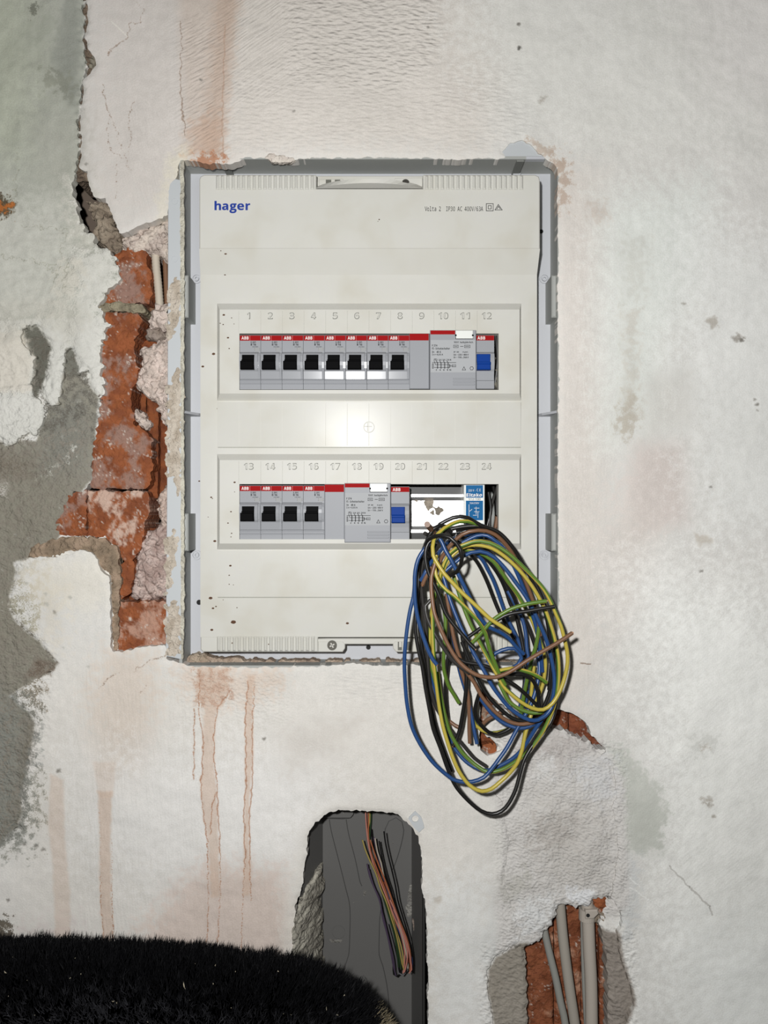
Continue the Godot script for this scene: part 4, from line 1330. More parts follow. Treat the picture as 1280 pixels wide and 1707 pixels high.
	words(t, "lettering", "hager", p.x, q.x, p.y, q.y, zu * 0.001 + 0.00012, M.blue_print, true, 0.25)
	p = W(708, 352, zu)
	q = W(805, 344, zu)
	words(t, "lettering", "Volta 2  IP30 AC 400V/63A", p.x, q.x, p.y, q.y, zu * 0.001 + 0.00012, M.print, false, 0.0, true)
	st = begin()
	var zt := zu * 0.001 + 0.0001
	for r in [[810.5, 339.5, 822, 351.5], [813.8, 342.8, 818.7, 348.2]]:
		frame(st, r, 0.9, zt)
	for r in [[[825, 350, 830.5, 341], [830.5, 341, 837, 350], [837, 350, 825, 350], [828, 348.4, 830.8, 344], [830.8, 344, 834, 348.4]]]:
		for l in r:
			stroke(st, l, 0.9, zt)
	put("approval_marks", done(st), M.print, t)
	# splashes of dirty water
	st = begin()
	var spots := [376, 423, 2, 375, 458, 1.6, 377, 509, 2.2, 373, 525, 2, 385, 515, 0.9, 386, 530, 1, 372, 541, 1.2, 367, 539, 1, 380, 563, 1.8, 382, 581, 1.2, 356, 590, 2.6, 338, 611, 2.2, 366, 637, 1.3, 363, 681, 1.6, 391, 804, 1.8, 320, 800, 1.6, 352, 829, 1.6, 354, 831, 1, 385, 853, 1.4, 380, 872, 1.3, 385, 909, 1.7, 386, 889, 1.2, 385, 895, 1,
		384, 943, 2, 382, 959, 1.2, 382, 974, 1, 389, 975, 0.8, 351, 997, 3, 355, 1014, 2, 360, 1011, 1.4, 395, 1013, 1, 389, 1037, 4, 353, 1050, 2.4, 388, 1072, 2, 435, 1073, 1.6, 448, 1074, 1.3, 426, 1076, 1, 471, 1064, 1.3, 579, 1039, 2.4, 632, 366, 1.2, 368, 418, 1, 390, 540, 0.8, 358, 902, 2.4, 347, 862, 0.8, 391, 820, 0.8, 372, 1000, 0.8, 630, 369, 0.7]
	for k in range(0, spots.size(), 3):
		var sx: float = spots[k]
		var sy: float = spots[k + 1]
		var sr: float = spots[k + 2]
		var zz := zu if sy < 415 else (1.2 if sx > 366 and sx < 866 and ((sy > 516 and sy < 656) or (sy > 767 and sy < 906)) else (zm + 0.7 if sx > 362 and sx < 868 and ((sy > 668 and sy < 746) or (sy > 918 and sy < 996)) else zm))
		if sy > 415 and sy < 458:
			zz = lerpf(zu, zm, (sy - 415) / 43.0) + 0.1
		var c := W(sx, sy, zz)
		if sx < 334:
			c.z = -0.028
		for a in 9:
			var e0 := Vector3(cos(TAU * a / 9) * sr * (1.0 + 0.25 * (a % 2)), sin(TAU * a / 9) * sr * 0.75, 0) * K
			var e1 := Vector3(cos(TAU * (a + 1) / 9) * sr * (1.0 + 0.25 * ((a + 1) % 2)), sin(TAU * (a + 1) / 9) * sr * 0.75, 0) * K
			tri(st, c + Vector3(0, 0, 0.0003), c + e0 + Vector3(0, 0, 0.00004), c + e1 + Vector3(0, 0, 0.00004))
	var sp := put("dirt_splashes", done(st), M.dirt, t)
	sp.set_meta("kind", "stuff")


func frame(st: SurfaceTool, r: Array, w: float, z: float) -> void:
	stroke(st, [r[0], r[1], r[2], r[1]], w, z)
	stroke(st, [r[0], r[3], r[2], r[3]], w, z)
	stroke(st, [r[0], r[1], r[0], r[3]], w, z)
	stroke(st, [r[2], r[1], r[2], r[3]], w, z)


func stroke(st: SurfaceTool, l: Array, w: float, z: float, local := false) -> void:    # a printed line; px, or local px when local
	var a := Vector3(l[0], l[1], 0) * K if local else W(l[0], l[1], z * 1000.0)
	var b := Vector3(l[2], l[3], 0) * K if local else W(l[2], l[3], z * 1000.0)
	a.z = z
	b.z = z
	var d := (b - a).normalized() * w * 0.5 * K
	var e := Vector3(-d.y, d.x, 0)
	quad(st, a - d - e, b + d - e, b + d + e, a - d + e)


# ---------------------------------------------------------------- the devices
func U(v: Array, k := K) -> PackedVector2Array:      # local px -> metres
	var p := PackedVector2Array()
	for i in range(0, v.size(), 2):
		p.append(Vector2(v[i], v[i + 1]) * k)
	return p


func lbox(st: SurfaceTool, x0: float, x1: float, y0: float, y1: float, z0: float, z1: float, b := 0.0) -> void:
	bbox(st, x0 * K, x1 * K, y0 * K, y1 * K, z0 * K, z1 * K, b * K)


func lwords(t: Node3D, text: String, x0: float, x1: float, y0: float, y1: float, z: float, m: Material, bold := false) -> MeshInstance3D:
	return words(t, "printed_text", text, x0 * K, x1 * K, y0 * K, y1 * K, z * K, m, bold)


func make_breaker() -> Node3D:
	var t := Node3D.new()
	var st := begin()
	extr(st, U([-46, -110, -46, -3, -45, -2, 45, -2, 46, -3, 46, -110]), -17.5 * K, 17.5 * K)
	put("body", done(st), M.device, t)
	st = begin()
	extr(st, U([18, -3, 17, 0, 13.5, 4.5, 6, 6.6, 0, 7, -6, 6.4, -12, 4.6, -15.5, 1.6, -28, -0.1, -29, -3]), -17.0 * K, 13.6 * K)
	extr(st, U([17, -3, 15, 0, 10, 2.5, 0, 3.6, -10, 2.2, -15, 0, -28, 0, -29, -3]), 13.6 * K, 17.2 * K)
	put("nose", done(st), M.device_gloss, t)
	st = begin()
	lbox(st, -14.3, 8.2, -13.5, 0.2, 0, 13.0, 1.2)
	lbox(st, -12.0, 8.2, 0.2, 11.0, 0, 9.0, 0.8)
	lbox(st, -12.6, 8.2, -2.4, 2.8, 0, 10.5, 0.8)
	put("switch_lever", done(st), M.black_plastic, t)
	st = begin()
	lbox(st, -17.3, 17.3, 36.6, 45.2, -3, -1.75)
	put("colour_band", done(st), M.red, t)
	st = begin()
	lbox(st, -0.6, -0.1, 36.6, 45.2, -3, -1.7)
	put("band_seam", done(st), M.seam, t)
	st = begin()
	for y in [[-30.5, -28.6], [-36.4, -34.6]]:
		lbox(st, -17.3, 17.3, y[0], y[1], -3, -1.1, 0.6)
	lbox(st, -15.6, 16.8, -34.2, -31, -3, -1.4, 0.5)
	put("ribs", done(st), M.device, t)
	lwords(t, "ABB", -14.6, -2.6, 38.4, 43.6, -1.68, M.white_print, true)
	lwords(t, "S 201", 0.8, 9.2, 32.6, 35.4, -1.9, M.print, true)
	lwords(t, "B 16", 0.8, 9.6, 28.4, 31.8, -1.9, M.print, true)
	lwords(t, "230/400~", 3.4, 14.0, 25.4, 27.2, -1.9, M.print)
	st = begin()
	for l in [[7.4, 24.2, 15.8, 24.2], [7.4, 20.6, 15.8, 20.6], [7.4, 24.2, 7.4, 20.6], [15.8, 24.2, 15.8, 20.6], [7.6, 22.4, 15.6, 22.4], [9.6, 19.6, 9.6, 16.8], [13.6, 19.6, 13.6, 16.8], [9.6, 16.8, 13.6, 16.8]]:
		stroke(st, l, 0.6, -1.9 * K, true)
	put("printed_symbol", done(st), M.grey_print, t)
	return t


func make_rcd() -> Node3D:
	var t := Node3D.new()
	var st := begin()
	lbox(st, -70.8, -37.5, -44, 50, -110, -2, 1.2)
	put("shoulder", done(st), M.device, t)
	st = begin()
	lbox(st, -70.6, -38.5, 37, 49.2, -3, -1.75)
	put("colour_band", done(st), M.red, t)
	st = begin()
	lbox(st, -37.0, 39.5, -47, 51.5, -90, 10, 1.2)
	put("label_block", done(st), M.device, t)
	st = begin()
	lbox(st, -36.2, 4.6, 44.2, 50.6, 8, 10.2)
	put("colour_band", done(st), M.red, t)
	st = begin()
	lbox(st, 5.4, 34.0, 36.6, 50.6, 8, 11.5, 0.7)
	var tb := put("test_button", done(st), M.button_white, t)
	st = begin()
	for x in [5.6, 33.6]:
		disc(st, Vector3(x, 42.4, 11.5) * K, 1.6 * K, 1.6 * K, 0.0, 0.00008, 10)
	for l in [[5.4, 36.6, 34, 36.6], [5.4, 36.6, 5.4, 44]]:
		stroke(st, l, 0.8, 11.55 * K, true)
	put("button_edge", done(st), M.print, tb)
	st = begin()
	for k in 3:
		lbox(st, 1.0, 37.0, -31.0 - 4.6 * k, -28.2 - 4.6 * k, 9, 11.0, 0.7)
	put("ribs", done(st), M.device, t)
	st = begin()
	lbox(st, -36.0, 38.4, -18.5, 35.0, 9, 10.06)
	put("label_panel", done(st), M.label_grey, t)
	var z := 10.12
	lwords(t, "F 374", -33.6, -25.0, 24.2, 27.4, z, M.print, true)
	lwords(t, "FI - Schutzschalter", -33.6, -4.0, 19.2, 22.6, z, M.print, true)
	lwords(t, "In    40 A", -33.6, -18.8, 13.6, 16.8, z, M.print, true)
	lwords(t, "I n = 0,03 A", -33.6, -15.4, 9.0, 12.2, z, M.print, true)
	lwords(t, "TEST  halbjährlich", 2.4, 34.2, 29.0, 32.6, z, M.print, true)
	lwords(t, "IP 40      4 pol.", 2.0, 26.4, 13.4, 16.2, z, M.print, true)
	lwords(t, "Un ~ 230 / 400 V", 2.0, 26.8, 9.2, 12.0, z, M.print, true)
	lwords(t, "Ur ~ 150...264 V", 2.0, 26.8, 4.8, 7.6, z, M.print, true)
	lwords(t, "1/2  3/4  5/6  7/8 N", -29.0, -2.2, 0.6, 3.4, z, M.print, true)
	lwords(t, "2    4    6    8  N", -27.4, -2.2, -16.0, -13.2, z, M.print, true)
	st = begin()
	for x in [-24.6, -18.8, -12.8, -7.0]:
		stroke(st, [x, -12, x, -3], 1.2, z * K, true)
		stroke(st, [x, -3, x - 2.0, 0.4], 0.9, z * K, true)
	for l in [[-33, -2.4, 6, -2.4], [-28, -6, -4, -6], [-30, -10.6, -4, -10.6], [-31.5, -12, -31.5, -4.5], [-33, -12, -33, -4.5], [-33, -12, -31.5, -12], [-33, -4.5, -31.5, -4.5], [-30, 3.4, -26.6, 3.4], [-30, 3.4, -30, 0.6], [-30, 0, -28, -6], [-3.4, -8, 4, -8], [-4.6, -10, -4.6, -5.6], [-3.8, -9.4, -3.8, -6]]:
		stroke(st, l, 0.7, z * K, true)
	for r in [[2.0, 22.2, 9.6, 26.4], [20.2, 22.2, 29.2, 26.4], [-0.6, -9.6, 5.6, -6]]:
		for l in [[r[0], r[1], r[2], r[1]], [r[0], r[3], r[2], r[3]], [r[0], r[1], r[0], r[3]], [r[2], r[1], r[2], r[3]]]:
			stroke(st, l, 0.6, z * K, true)
	for l in [[3.6, 24.4, 8, 24.4], [21.6, 24.4, 27.8, 24.4], [13.4, 24.4, 18, 24.4], [16.4, -14.8, 19.2, -9.4], [19.2, -9.4, 22, -14.8], [22, -14.8, 16.4, -14.8]]:
		stroke(st, l, 0.7, z * K, true)
	for k in 6:
		var a := TAU * k / 6
		var b := TAU * (k + 1) / 6
		stroke(st, [32 + cos(a) * 3, -12 + sin(a) * 3, 32 + cos(b) * 3, -12 + sin(b) * 3], 0.7, z * K, true)
	put("printed_diagram", done(st), M.print, t)
	# the part with the lever
	st = begin()
	extr(st, U([-44, -110, -44, -3, -43, -2, 45, -2, 46, -3, 46, -110]), 40.0 * K, 71.0 * K)
	put("switch_body", done(st), M.device, t)
	st = begin()
	lbox(st, 40.0, 70.8, 37, 45.2, -3, -1.75)
	put("colour_band", done(st), M.red, t)
	lwords(t, "ABB", 43.0, 56.0, 38.4, 43.6, -1.68, M.white_print, true)
	st = begin()
	extr(st, U([18, -3, 17, 0, 13.5, 4.5, 6, 6.6, 0, 7, -6, 6.4, -12, 4.6, -15.5, 1.8, -22, 0.4, -30, 0, -31, -3]), 40.4 * K, 70.4 * K)
	put("nose", done(st), M.device, t)
	st = begin()
	lbox(st, 41.0, 63.0, -14.5, -2, 0, 13.5, 1.2)
	lbox(st, 40.6, 63.0, -2, 12.0, 0, 10.0, 1.0)
	lbox(st, 40.8, 63.0, -6, -1.6, 0, 15.0, 1.0)
	put("switch_lever", done(st), M.lever_blue, t)
	return t


func build_devices() -> void:
	var proto := make_breaker()
	var first := true
	for row in 2:
		for k in (8 if row == 0 else 4):
			var o: Node3D = proto if first else proto.duplicate()
			first = false
			o.name = numbered("circuit_breaker")
			add_child(o)
			var p := W(416.7 + 35.45 * k, 604 + 251 * row, -1)
			o.position = p
			tag(o, "grey breaker with black lever, %s in the %s row under number %s" % [["leftmost", "second from left", "third from left", "fourth from left", "fifth from left", "sixth from left", "seventh from left", "eighth from left"][k], "upper" if row == 0 else "lower", ["one", "two", "three", "four", "five", "six", "seven", "eight", "", "", "", "", "thirteen", "fourteen", "fifteen", "sixteen"][k + 12 * row]], "circuit breaker", "circuit breakers in the %s row" % ("upper" if row == 0 else "lower"))
	var r := make_rcd()
	r.name = "residual_current_switch"
	add_child(r)
	r.position = W(753.0, 604, -1)
	tag(r, "wide safety switch with blue lever and white button at the right of the upper row", "safety switch", "wide safety switches")
	var r2: Node3D = r.duplicate()
	r2.name = numbered("residual_current_switch")
	add_child(r2)
	r2.position = W(611.5, 857, -1)
	tag(r2, "wide safety switch with blue lever and white button in the middle of the lower row", "safety switch", "wide safety switches")
	# rails
	var t := thing("mounting_rail", "bare shiny metal mounting rail under numbers 21 and 22, flecked with plaster", "rail", Vector3.ZERO)
	var st := begin()
	var zr := -24.0
	var x0 := W(560, 0, zr).x
	var x1 := W(800, 0, zr).x
	var yA := W(0, 814, zr).y
	var yB := W(0, 897, zr).y
	var prof := PackedVector2Array()
	for p in [[812, -28.0], [812, -26.6], [823, -24.6], [824, -24], [828.5, -24], [829.5, -24.6], [834.5, -31], [877, -31], [882, -24.6], [883, -24], [888, -24], [889, -24.6], [900, -26.6], [900, -28], [889, -25.8], [883, -25.2], [878, -32], [833.5, -32], [829, -25.2]]:
		var q := W(0, p[0], p[1])
		prof.append(Vector2(q.y, q.z))
	extr(st, prof, x0, x1)
	put("rail_profile", done(st), M.steel_bright, t)
	slab(t, "plaster_fleck", [700, 834, 712, 831, 722, 834, 724, 846, 730, 850, 724, 858, 714, 850, 706, 842], -30.8, {"step": 0.8, "jit": 2.0, "rough": 0.2, "depth": 0.5, "round": 0.2, "c1": lin(160, 150, 136), "c2": lin(130, 122, 110)}, M.lump)
	slab(t, "plaster_fleck", [722, 850, 730, 847, 738, 850, 734, 856, 728, 858], -30.8, {"step": 0.8, "jit": 3.0, "rough": 0.2, "depth": 0.5, "round": 0.2, "c1": lin(160, 150, 136), "c2": lin(130, 122, 110)}, M.lump)
	slab(t, "plaster_fleck", [690, 834, 704, 836, 708, 839, 698, 838], -30.8, {"step": 0.8, "jit": 1.0, "rough": 0.2, "depth": 0.5, "round": 0.2, "c1": lin(160, 150, 136), "c2": lin(130, 122, 110)}, M.lump)
	var t2 := thing("mounting_rail", "metal mounting rail behind the devices of the upper row", "rail", Vector3.ZERO)
	put("rail_profile", done_shift(prof, W(410, 0, zr).x, W(826, 0, zr).x, W(0, 814 - 251, zr).y - W(0, 814, zr).y), M.steel_bright, t2)
	# the relay
	var c := W(790.5, 855, -6)
	var rl := thing("impulse_relay", "narrow white relay with a blue label at the right end of the lower row", "relay", c)
	st = begin()
	lbox(st, -17.5, 17.5, -48, 48, -50, 0, 1.2)
	put("body", done(st), M.button_white, rl)
	st = begin()
	lbox(st, -14.2, 14.6, -45, 46.5, -1, 0.5)
	put("label_panel", done(st), M.relay_blue, rl)
	st = begin()
	lbox(st, -14.2, 14.6, 20.6, 25.6, -1, 0.7)
	lbox(st, -2, 15.2, -18, -12.4, -1, 0.7)
	put("white_strip", done(st), M.button_white, rl)
	words(rl, "printed_text", "Eltako", -13.2 * K, 12.8 * K, 27.0 * K, 33.4 * K, 0.6 * K, M.white_print, true, 0.2, false, 0.25)
	lwords(rl, "S12-100", -9.6, 10.2, 21.4, 24.8, 0.8, M.print)
	lwords(rl, "C E", 4.0, 10.8, 36.4, 40.6, 0.6, M.white_print)
	lwords(rl, "220 V -", -10, 1.6, 36.0, 39.6, 0.6, M.white_print)
	lwords(rl, "10A/250V", -8, 8, 15.0, 18.0, 0.6, M.white_print)
	st = begin()
	for l in [[-9, 14, -9, -8], [-9, 2, -4, 6], [3, 10, 3, -2], [0, 2, 8, 2], [0, 8, 8, 8], [6, 2, 6, -8], [-2, -4, 4, -4]]:
		stroke(st, l, 0.7, 0.6 * K, true)
	put("printed_diagram", done(st), M.white_print, rl)
	# wires inside the box beside the devices
	var inside := [[[814, 820, 818, 850, 812, 880, 816, 905], [-12.0, -14.0, -12.0], "wire_black", 3.2, "black wire inside the board, close beside the blue relay"], [[829, 812, 820, 840, 816, 870, 820, 905], [-18.0, -12.0, -16.0], "wire_dark", 3.0, "dark grey wire crossing the gap right of the relay"],
		[[822, 810, 828, 850, 824, 905], [-20.0, -24.0, -20.0], "wire_black", 3.4, "black wire deep in the gap under number 24"], [[826, 880, 828, 860, 822, 905], [-8.0, -10.0, -8.0], "wire_brown", 3.0, "short brown wire low in the gap right of the relay"],
		[[826, 560, 829, 600, 824, 650], [-10.0, -10.0, -12.0], "wire_black", 3.4, "black wire in the slot right of the upper blue lever"], [[830, 560, 826, 610, 830, 650], [-16.0, -18.0, -16.0], "wire_dark", 3.2, "dark grey wire behind the slot right of the upper blue lever"]]
	for w in inside:
		var path := curve(pts3(w[0], w[1]), 0.003)
		tag(put("inner_wire", tube(path, w[3] * K, 8), M[w[2]]), w[4], "wire")
	slab(self, "debris_crumbs", [825, 596, 829, 590, 830, 646, 824, 648, 826, 620], -9.0, {"step": 0.8, "jit": 4.0, "rough": 1.5, "depth": 1.0, "c1": lin(130, 126, 116), "c2": lin(20, 20, 20)}, M.lump).set_meta("kind", "stuff")
	tag(get_node("debris_crumbs"), "plaster crumbs caught in the slot right of the upper blue lever", "debris")


func done_shift(prof: PackedVector2Array, x0: float, x1: float, dy: float) -> ArrayMesh:
	var p := PackedVector2Array()
	for q in prof:
		p.append(q + Vector2(dy, 0))
	var st := begin()
	extr(st, p, x0, x1)
	return done(st)


# ---------------------------------------------------------------- the coil of installation wire
func wire(kind: String, label: String, flat: Array, h: Array, tip := 0, r := 3.05) -> void:
	var hh := []
	for z in h:
		hh.append(z * 1.14)
	var path := curve(pts3(flat, hh), 0.0035)
	var yg := kind == "green_yellow"
	var phase := float(absi(label.hash()) % 100) / 100.0
	var o := put("installation_wire", tube(path, r * K, 12, (1.0 + 3.5 * phase) if yg else 0.0, phase), M["wire_" + kind])
	var noun: String = {"green_yellow": "green-yellow", "blue": "blue", "black": "black", "brown": "brown", "dark": "dark grey"}[kind]
	tag(o, noun + " wire " + label, "wire", "wires of the coil hanging from the board")
	for e in 2:
		if tip & (1 << e):
			var n := path.size()
			var p := path[0] if e == 0 else path[n - 1]
			var d := (path[0] - path[1]).normalized() if e == 0 else (path[n - 1] - path[n - 2]).normalized()
			var q := put("copper_end", tube(PackedVector3Array([p - d * 0.0006, p + d * 0.0007]), r * K * 0.5, 10), M.copper, o)
			q.set_meta("label", "bare copper core at the cut end")


func build_coil() -> void:
	# behind: the far sides of the loops
	wire("black", "of the innermost right-hand arc, lying on the lower blank strip", [745, 905, 770, 912, 787, 927, 797, 940, 806, 957, 814, 975, 822, 996, 832, 1020, 843, 1040, 855, 1062, 866, 1082, 872, 1110, 874, 1140, 868, 1170], [22, 12, 6, 6, 10])
	wire("blue", "beside the innermost black arc, dark against the white strip", [752, 900, 784, 915, 803, 932, 812, 948, 821, 965, 829, 985, 838, 1011, 846, 1032, 856, 1052, 868, 1078, 876, 1110, 880, 1140, 874, 1180], [24, 14, 8, 9, 12])
	wire("black", "of the second inner arc, crossing the gap in the middle of the coil", [750, 898, 785, 913, 807, 928, 822, 945, 834, 964, 843, 984, 850, 1005, 860, 1027, 866, 1052, 872, 1080, 876, 1112, 878, 1150], [26, 18, 11, 11, 14])
	wire("black", "of the third inner arc, right of two dark arcs", [760, 892, 800, 908, 825, 930, 841, 966, 854, 990, 863, 1012, 877, 1037, 886, 1060, 893, 1082, 899, 1112, 902, 1142, 898, 1170], [28, 20, 14, 14, 16])
	wire("green_yellow", "thin-looking inside the blue arc on the right", [770, 915, 800, 922, 822, 936, 834, 951, 846, 969, 859, 986, 871, 1006, 885, 1030, 892, 1048, 899, 1066, 906, 1087, 909, 1106, 905, 1140, 895, 1165], [26, 24, 20, 18, 18])
	wire("blue", "running straight down inside the right side of the coil", [846, 985, 860, 1010, 871, 1034, 876, 1056, 878, 1080, 881, 1102, 880, 1118, 874, 1150, 866, 1180], [14, 16, 18, 16])
	wire("green_yellow", "short upright piece with its end free, right of the middle", [898, 1045, 896, 1062, 892, 1081, 887, 1097, 884, 1110, 877, 1140, 872, 1165, 868, 1190], [30, 28, 22, 18], 1)
	wire("green_yellow", "low on the right inside, behind the black loops", [890, 1110, 888, 1130, 886, 1150, 884, 1172, 878, 1200, 873, 1235], [16, 16, 14])
	wire("black", "dark strand of the right flank beside the second green-yellow loop", [760, 884, 800, 878, 829, 887, 852, 909, 870, 936, 886, 960, 899, 985, 909, 1012, 917, 1045, 922, 1080, 922, 1120, 914, 1160, 905, 1180], [36, 34, 30, 26, 24])
	wire("black", "outermost dark arc over the top, above the brown one", [712, 912, 728, 893, 752, 882, 780, 877, 800, 877, 815, 880, 829, 886, 841, 896, 852, 909, 861, 921, 870, 937, 884, 962, 897, 990, 909, 1022, 916, 1060, 919, 1100, 915, 1150], [40, 42, 40, 34, 28])
	wire("brown", "arching over the top of the coil", [721, 1000, 727, 955, 737, 928, 750, 910, 760, 899, 770, 891, 782, 886, 797, 884, 810, 885, 825, 891, 837, 901, 847, 913, 856, 926, 868, 950, 882, 985, 894, 1020, 900, 1060], [30, 40, 44, 40, 32, 24])
	wire("blue", "tucked under the brown arc at the upper right", [770, 905, 795, 893, 812, 893, 826, 902, 840, 915, 852, 935, 866, 965, 880, 1000, 892, 1040, 900, 1080, 904, 1120], [30, 34, 32, 26, 22])
	wire("dark", "running down the left side, under the yellow loop", [716, 915, 706, 932, 702, 960, 704, 997, 709, 1040, 712, 1085, 714, 1125, 718, 1150, 724, 1172, 733, 1190, 744, 1207, 760, 1228, 776, 1247, 791, 1264, 810, 1277], [36, 28, 24, 20, 16])
	wire("blue", "dark in the left flank, half hidden by the yellow strand", [722, 930, 714, 942, 706, 956, 703, 975, 706, 1010, 711, 1060, 714, 1105, 719, 1130, 727, 1156, 734, 1185], [34, 30, 24, 18, 14])
	wire("black", "glossy left-hand strand that runs into the lowest loop", [712, 900, 703, 925, 698, 950, 697, 975, 694, 1005, 692, 1045, 697, 1081, 704, 1112, 709, 1146, 716, 1184, 722, 1215, 734, 1247, 744, 1276, 752, 1296, 762, 1314, 781, 1335, 802, 1352, 820, 1357, 836, 1352, 848, 1339, 859, 1317, 866, 1292, 873, 1268, 884, 1248, 902, 1224, 917, 1205, 926, 1178, 931, 1130, 927, 1080, 916, 1030, 900, 985, 880, 950], [36, 38, 38, 38, 38, 38, 34, 28, 24])
	wire("black", "second strand close inside the glossy left-hand one", [715, 905, 706, 935, 701, 980, 698, 1030, 703, 1080, 710, 1118, 714, 1155, 721, 1194, 730, 1225, 742, 1258, 753, 1285], [30, 28, 26, 20, 14])
	wire("green_yellow", "upright strand in the left half, behind the brown curve", [735, 990, 742, 1029, 742, 1052, 740, 1085, 739, 1106, 741, 1122, 747, 1142, 756, 1157, 765, 1172], [20, 20, 18, 16])
	wire("green_yellow", "upright strand left of the long brown curve", [728, 985, 720, 1015, 717, 1050, 716, 1080, 718, 1105, 723, 1128, 731, 1155, 738, 1180, 745, 1202, 754, 1228], [24, 22, 18, 16])
	wire("black", "upright strand ending in the left half between two green-yellow ones", [744, 1000, 748, 1040, 749, 1075, 746, 1100, 744, 1122, 742, 1150, 744, 1180, 747, 1205], [18, 16, 12])
	wire("brown", "upright strand with its end hanging free low in the middle", [748, 1000, 753, 1040, 758, 1069, 763, 1090, 767, 1112, 774, 1135, 780, 1158, 782, 1190, 782, 1215, 783, 1239], [26, 24, 22, 22])
	wire("blue", "hanging free low in the middle with a ragged end", [755, 1060, 762, 1100, 768, 1126, 776, 1152, 783, 1180, 788, 1205, 791, 1222, 795, 1240], [22, 20, 22, 24])
	wire("black", "slanting down to a cut copper end at the lower left", [770, 1060, 777, 1100, 777, 1140, 775, 1165, 770, 1196, 766, 1217, 759, 1237, 755, 1244], [26, 26, 24, 24], 2)
	wire("brown", "short stub lying low in the left half", [718, 1158, 727, 1181, 738, 1194, 750, 1203, 758, 1209, 766, 1213], [12, 10, 12])
	wire("brown", "short stub behind the black loop near the broken plaster", [802, 1210, 812, 1200, 824, 1193, 840, 1184], [12, 14, 16])
	wire("green_yellow", "small low loop beside the broken brick", [786, 1195, 792, 1208, 803, 1217, 820, 1222, 838, 1219, 852, 1213, 866, 1200], [16, 16, 16])
	wire("black", "small loop at the lower middle in front of the broken plaster", [801, 1150, 796, 1164, 792, 1180, 793, 1194, 801, 1208, 815, 1221, 829, 1224, 842, 1219, 856, 1210, 872, 1196], [30, 26, 22, 20])
	wire("blue", "low right-hand strand rising from the outer left loop", [691, 972, 689, 995, 684, 1015, 679, 1044, 675, 1081, 674, 1112, 676, 1150, 679, 1178, 686, 1210, 700, 1240, 720, 1269, 741, 1289, 753, 1298, 768, 1303, 787, 1303, 806, 1296, 819, 1282, 831, 1266, 845, 1246, 857, 1224, 868, 1204, 882, 1180, 893, 1150, 899, 1115, 895, 1080], [42, 42, 40, 40, 40, 38, 30, 20])
	wire("green_yellow", "inner bottom loop, its green side showing below the blue one", [729, 1120, 733, 1150, 740, 1186, 748, 1216, 758, 1236, 770, 1254, 784, 1268, 798, 1279, 814, 1287, 836, 1283, 857, 1271, 877, 1256, 893, 1237, 906, 1217, 916, 1196, 923, 1178, 928, 1156, 931, 1125, 930, 1095, 925, 1068, 919, 1046, 910, 1020, 900, 1000, 891, 984, 880, 968, 866, 951, 850, 935, 835, 923, 820, 914, 801, 909, 785, 909, 770, 913, 752, 928, 740, 948, 731, 972], [22, 26, 34, 36, 38, 38, 38])
	wire("blue", "bottom loop lying on the green-yellow one", [734, 1185, 739, 1205, 746, 1222, 753, 1240, 764, 1256, 777, 1270, 796, 1281, 814, 1284, 832, 1277, 855, 1264, 872, 1247, 883, 1230, 893, 1214, 903, 1200, 914, 1184, 922, 1160, 924, 1130, 919, 1098, 911, 1068, 902, 1046, 893, 1026, 881, 1002, 870, 985, 858, 969, 847, 954, 836, 941, 824, 929, 812, 922, 800, 919, 785, 921, 772, 927, 758, 938, 742, 952], [16, 24, 34, 36, 36, 36])
	wire("green_yellow", "bright lowest loop, yellow along the left side", [731, 972, 722, 1000, 721, 1035, 722, 1068, 723, 1095, 725, 1120, 728, 1146, 732, 1177, 738, 1209, 746, 1237, 754, 1261, 764, 1284, 776, 1302, 788, 1313, 803, 1319, 819, 1315, 834, 1303, 849, 1289, 862, 1272, 870, 1250, 874, 1230, 880, 1208, 890, 1175, 897, 1140, 900, 1110], [42, 42, 40, 42, 44, 40, 26, 18])
	wire("brown", "lower curve running under the bright blue one", [744, 990, 751, 1035, 757, 1066, 764, 1090, 772, 1110, 781, 1125, 791, 1139, 801, 1158, 815, 1176, 830, 1191, 847, 1202, 864, 1207, 880, 1206, 895, 1202, 908, 1192, 918, 1175, 924, 1150], [34, 34, 34, 34, 30])
	wire("blue", "under the lower brown curve, dark blue", [798, 1160, 806, 1172, 818, 1188, 834, 1202, 850, 1210, 866, 1214, 882, 1211, 898, 1202, 910, 1190], [28, 28, 30, 28])
	wire("black", "between the lower brown curve and the bright blue one", [770, 1070, 782, 1100, 793, 1124, 804, 1146, 818, 1166, 834, 1182, 852, 1196, 870, 1202, 888, 1201, 904, 1194, 916, 1180], [32, 32, 32, 30])
	wire("blue", "brightest one, sweeping from the knot to the lower right", [735, 950, 742, 972, 750, 1000, 759, 1024, 770, 1050, 780, 1068, 790, 1090, 800, 1107, 810, 1124, 820, 1143, 833, 1161, 847, 1178, 864, 1191, 882, 1200, 897, 1200, 909, 1193, 919, 1180, 926, 1160], [36, 42, 46, 46, 42])
	wire("green_yellow", "second short loop end behind the outer right one", [832, 1138, 841, 1157, 850, 1171, 862, 1180, 880, 1187, 900, 1188, 914, 1180], [28, 30, 32])
	wire("green_yellow", "outer right loop, closest to the wall edge of the board", [729, 985, 733, 962, 741, 938, 751, 921, 760, 914, 771, 909, 785, 904, 801, 902, 816, 905, 835, 914, 854, 928, 873, 946, 892, 965, 907, 983, 918, 1003, 927, 1024, 935, 1043, 940, 1062, 945, 1084, 946, 1104, 942, 1126, 934, 1150, 921, 1172, 905, 1183, 886, 1180, 867, 1169, 849, 1154, 838, 1142, 828, 1124, 818, 1106, 807, 1085, 796, 1064, 784, 1040, 775, 1018, 766, 992, 756, 960], [38, 44, 46, 46, 44, 46, 44, 42])
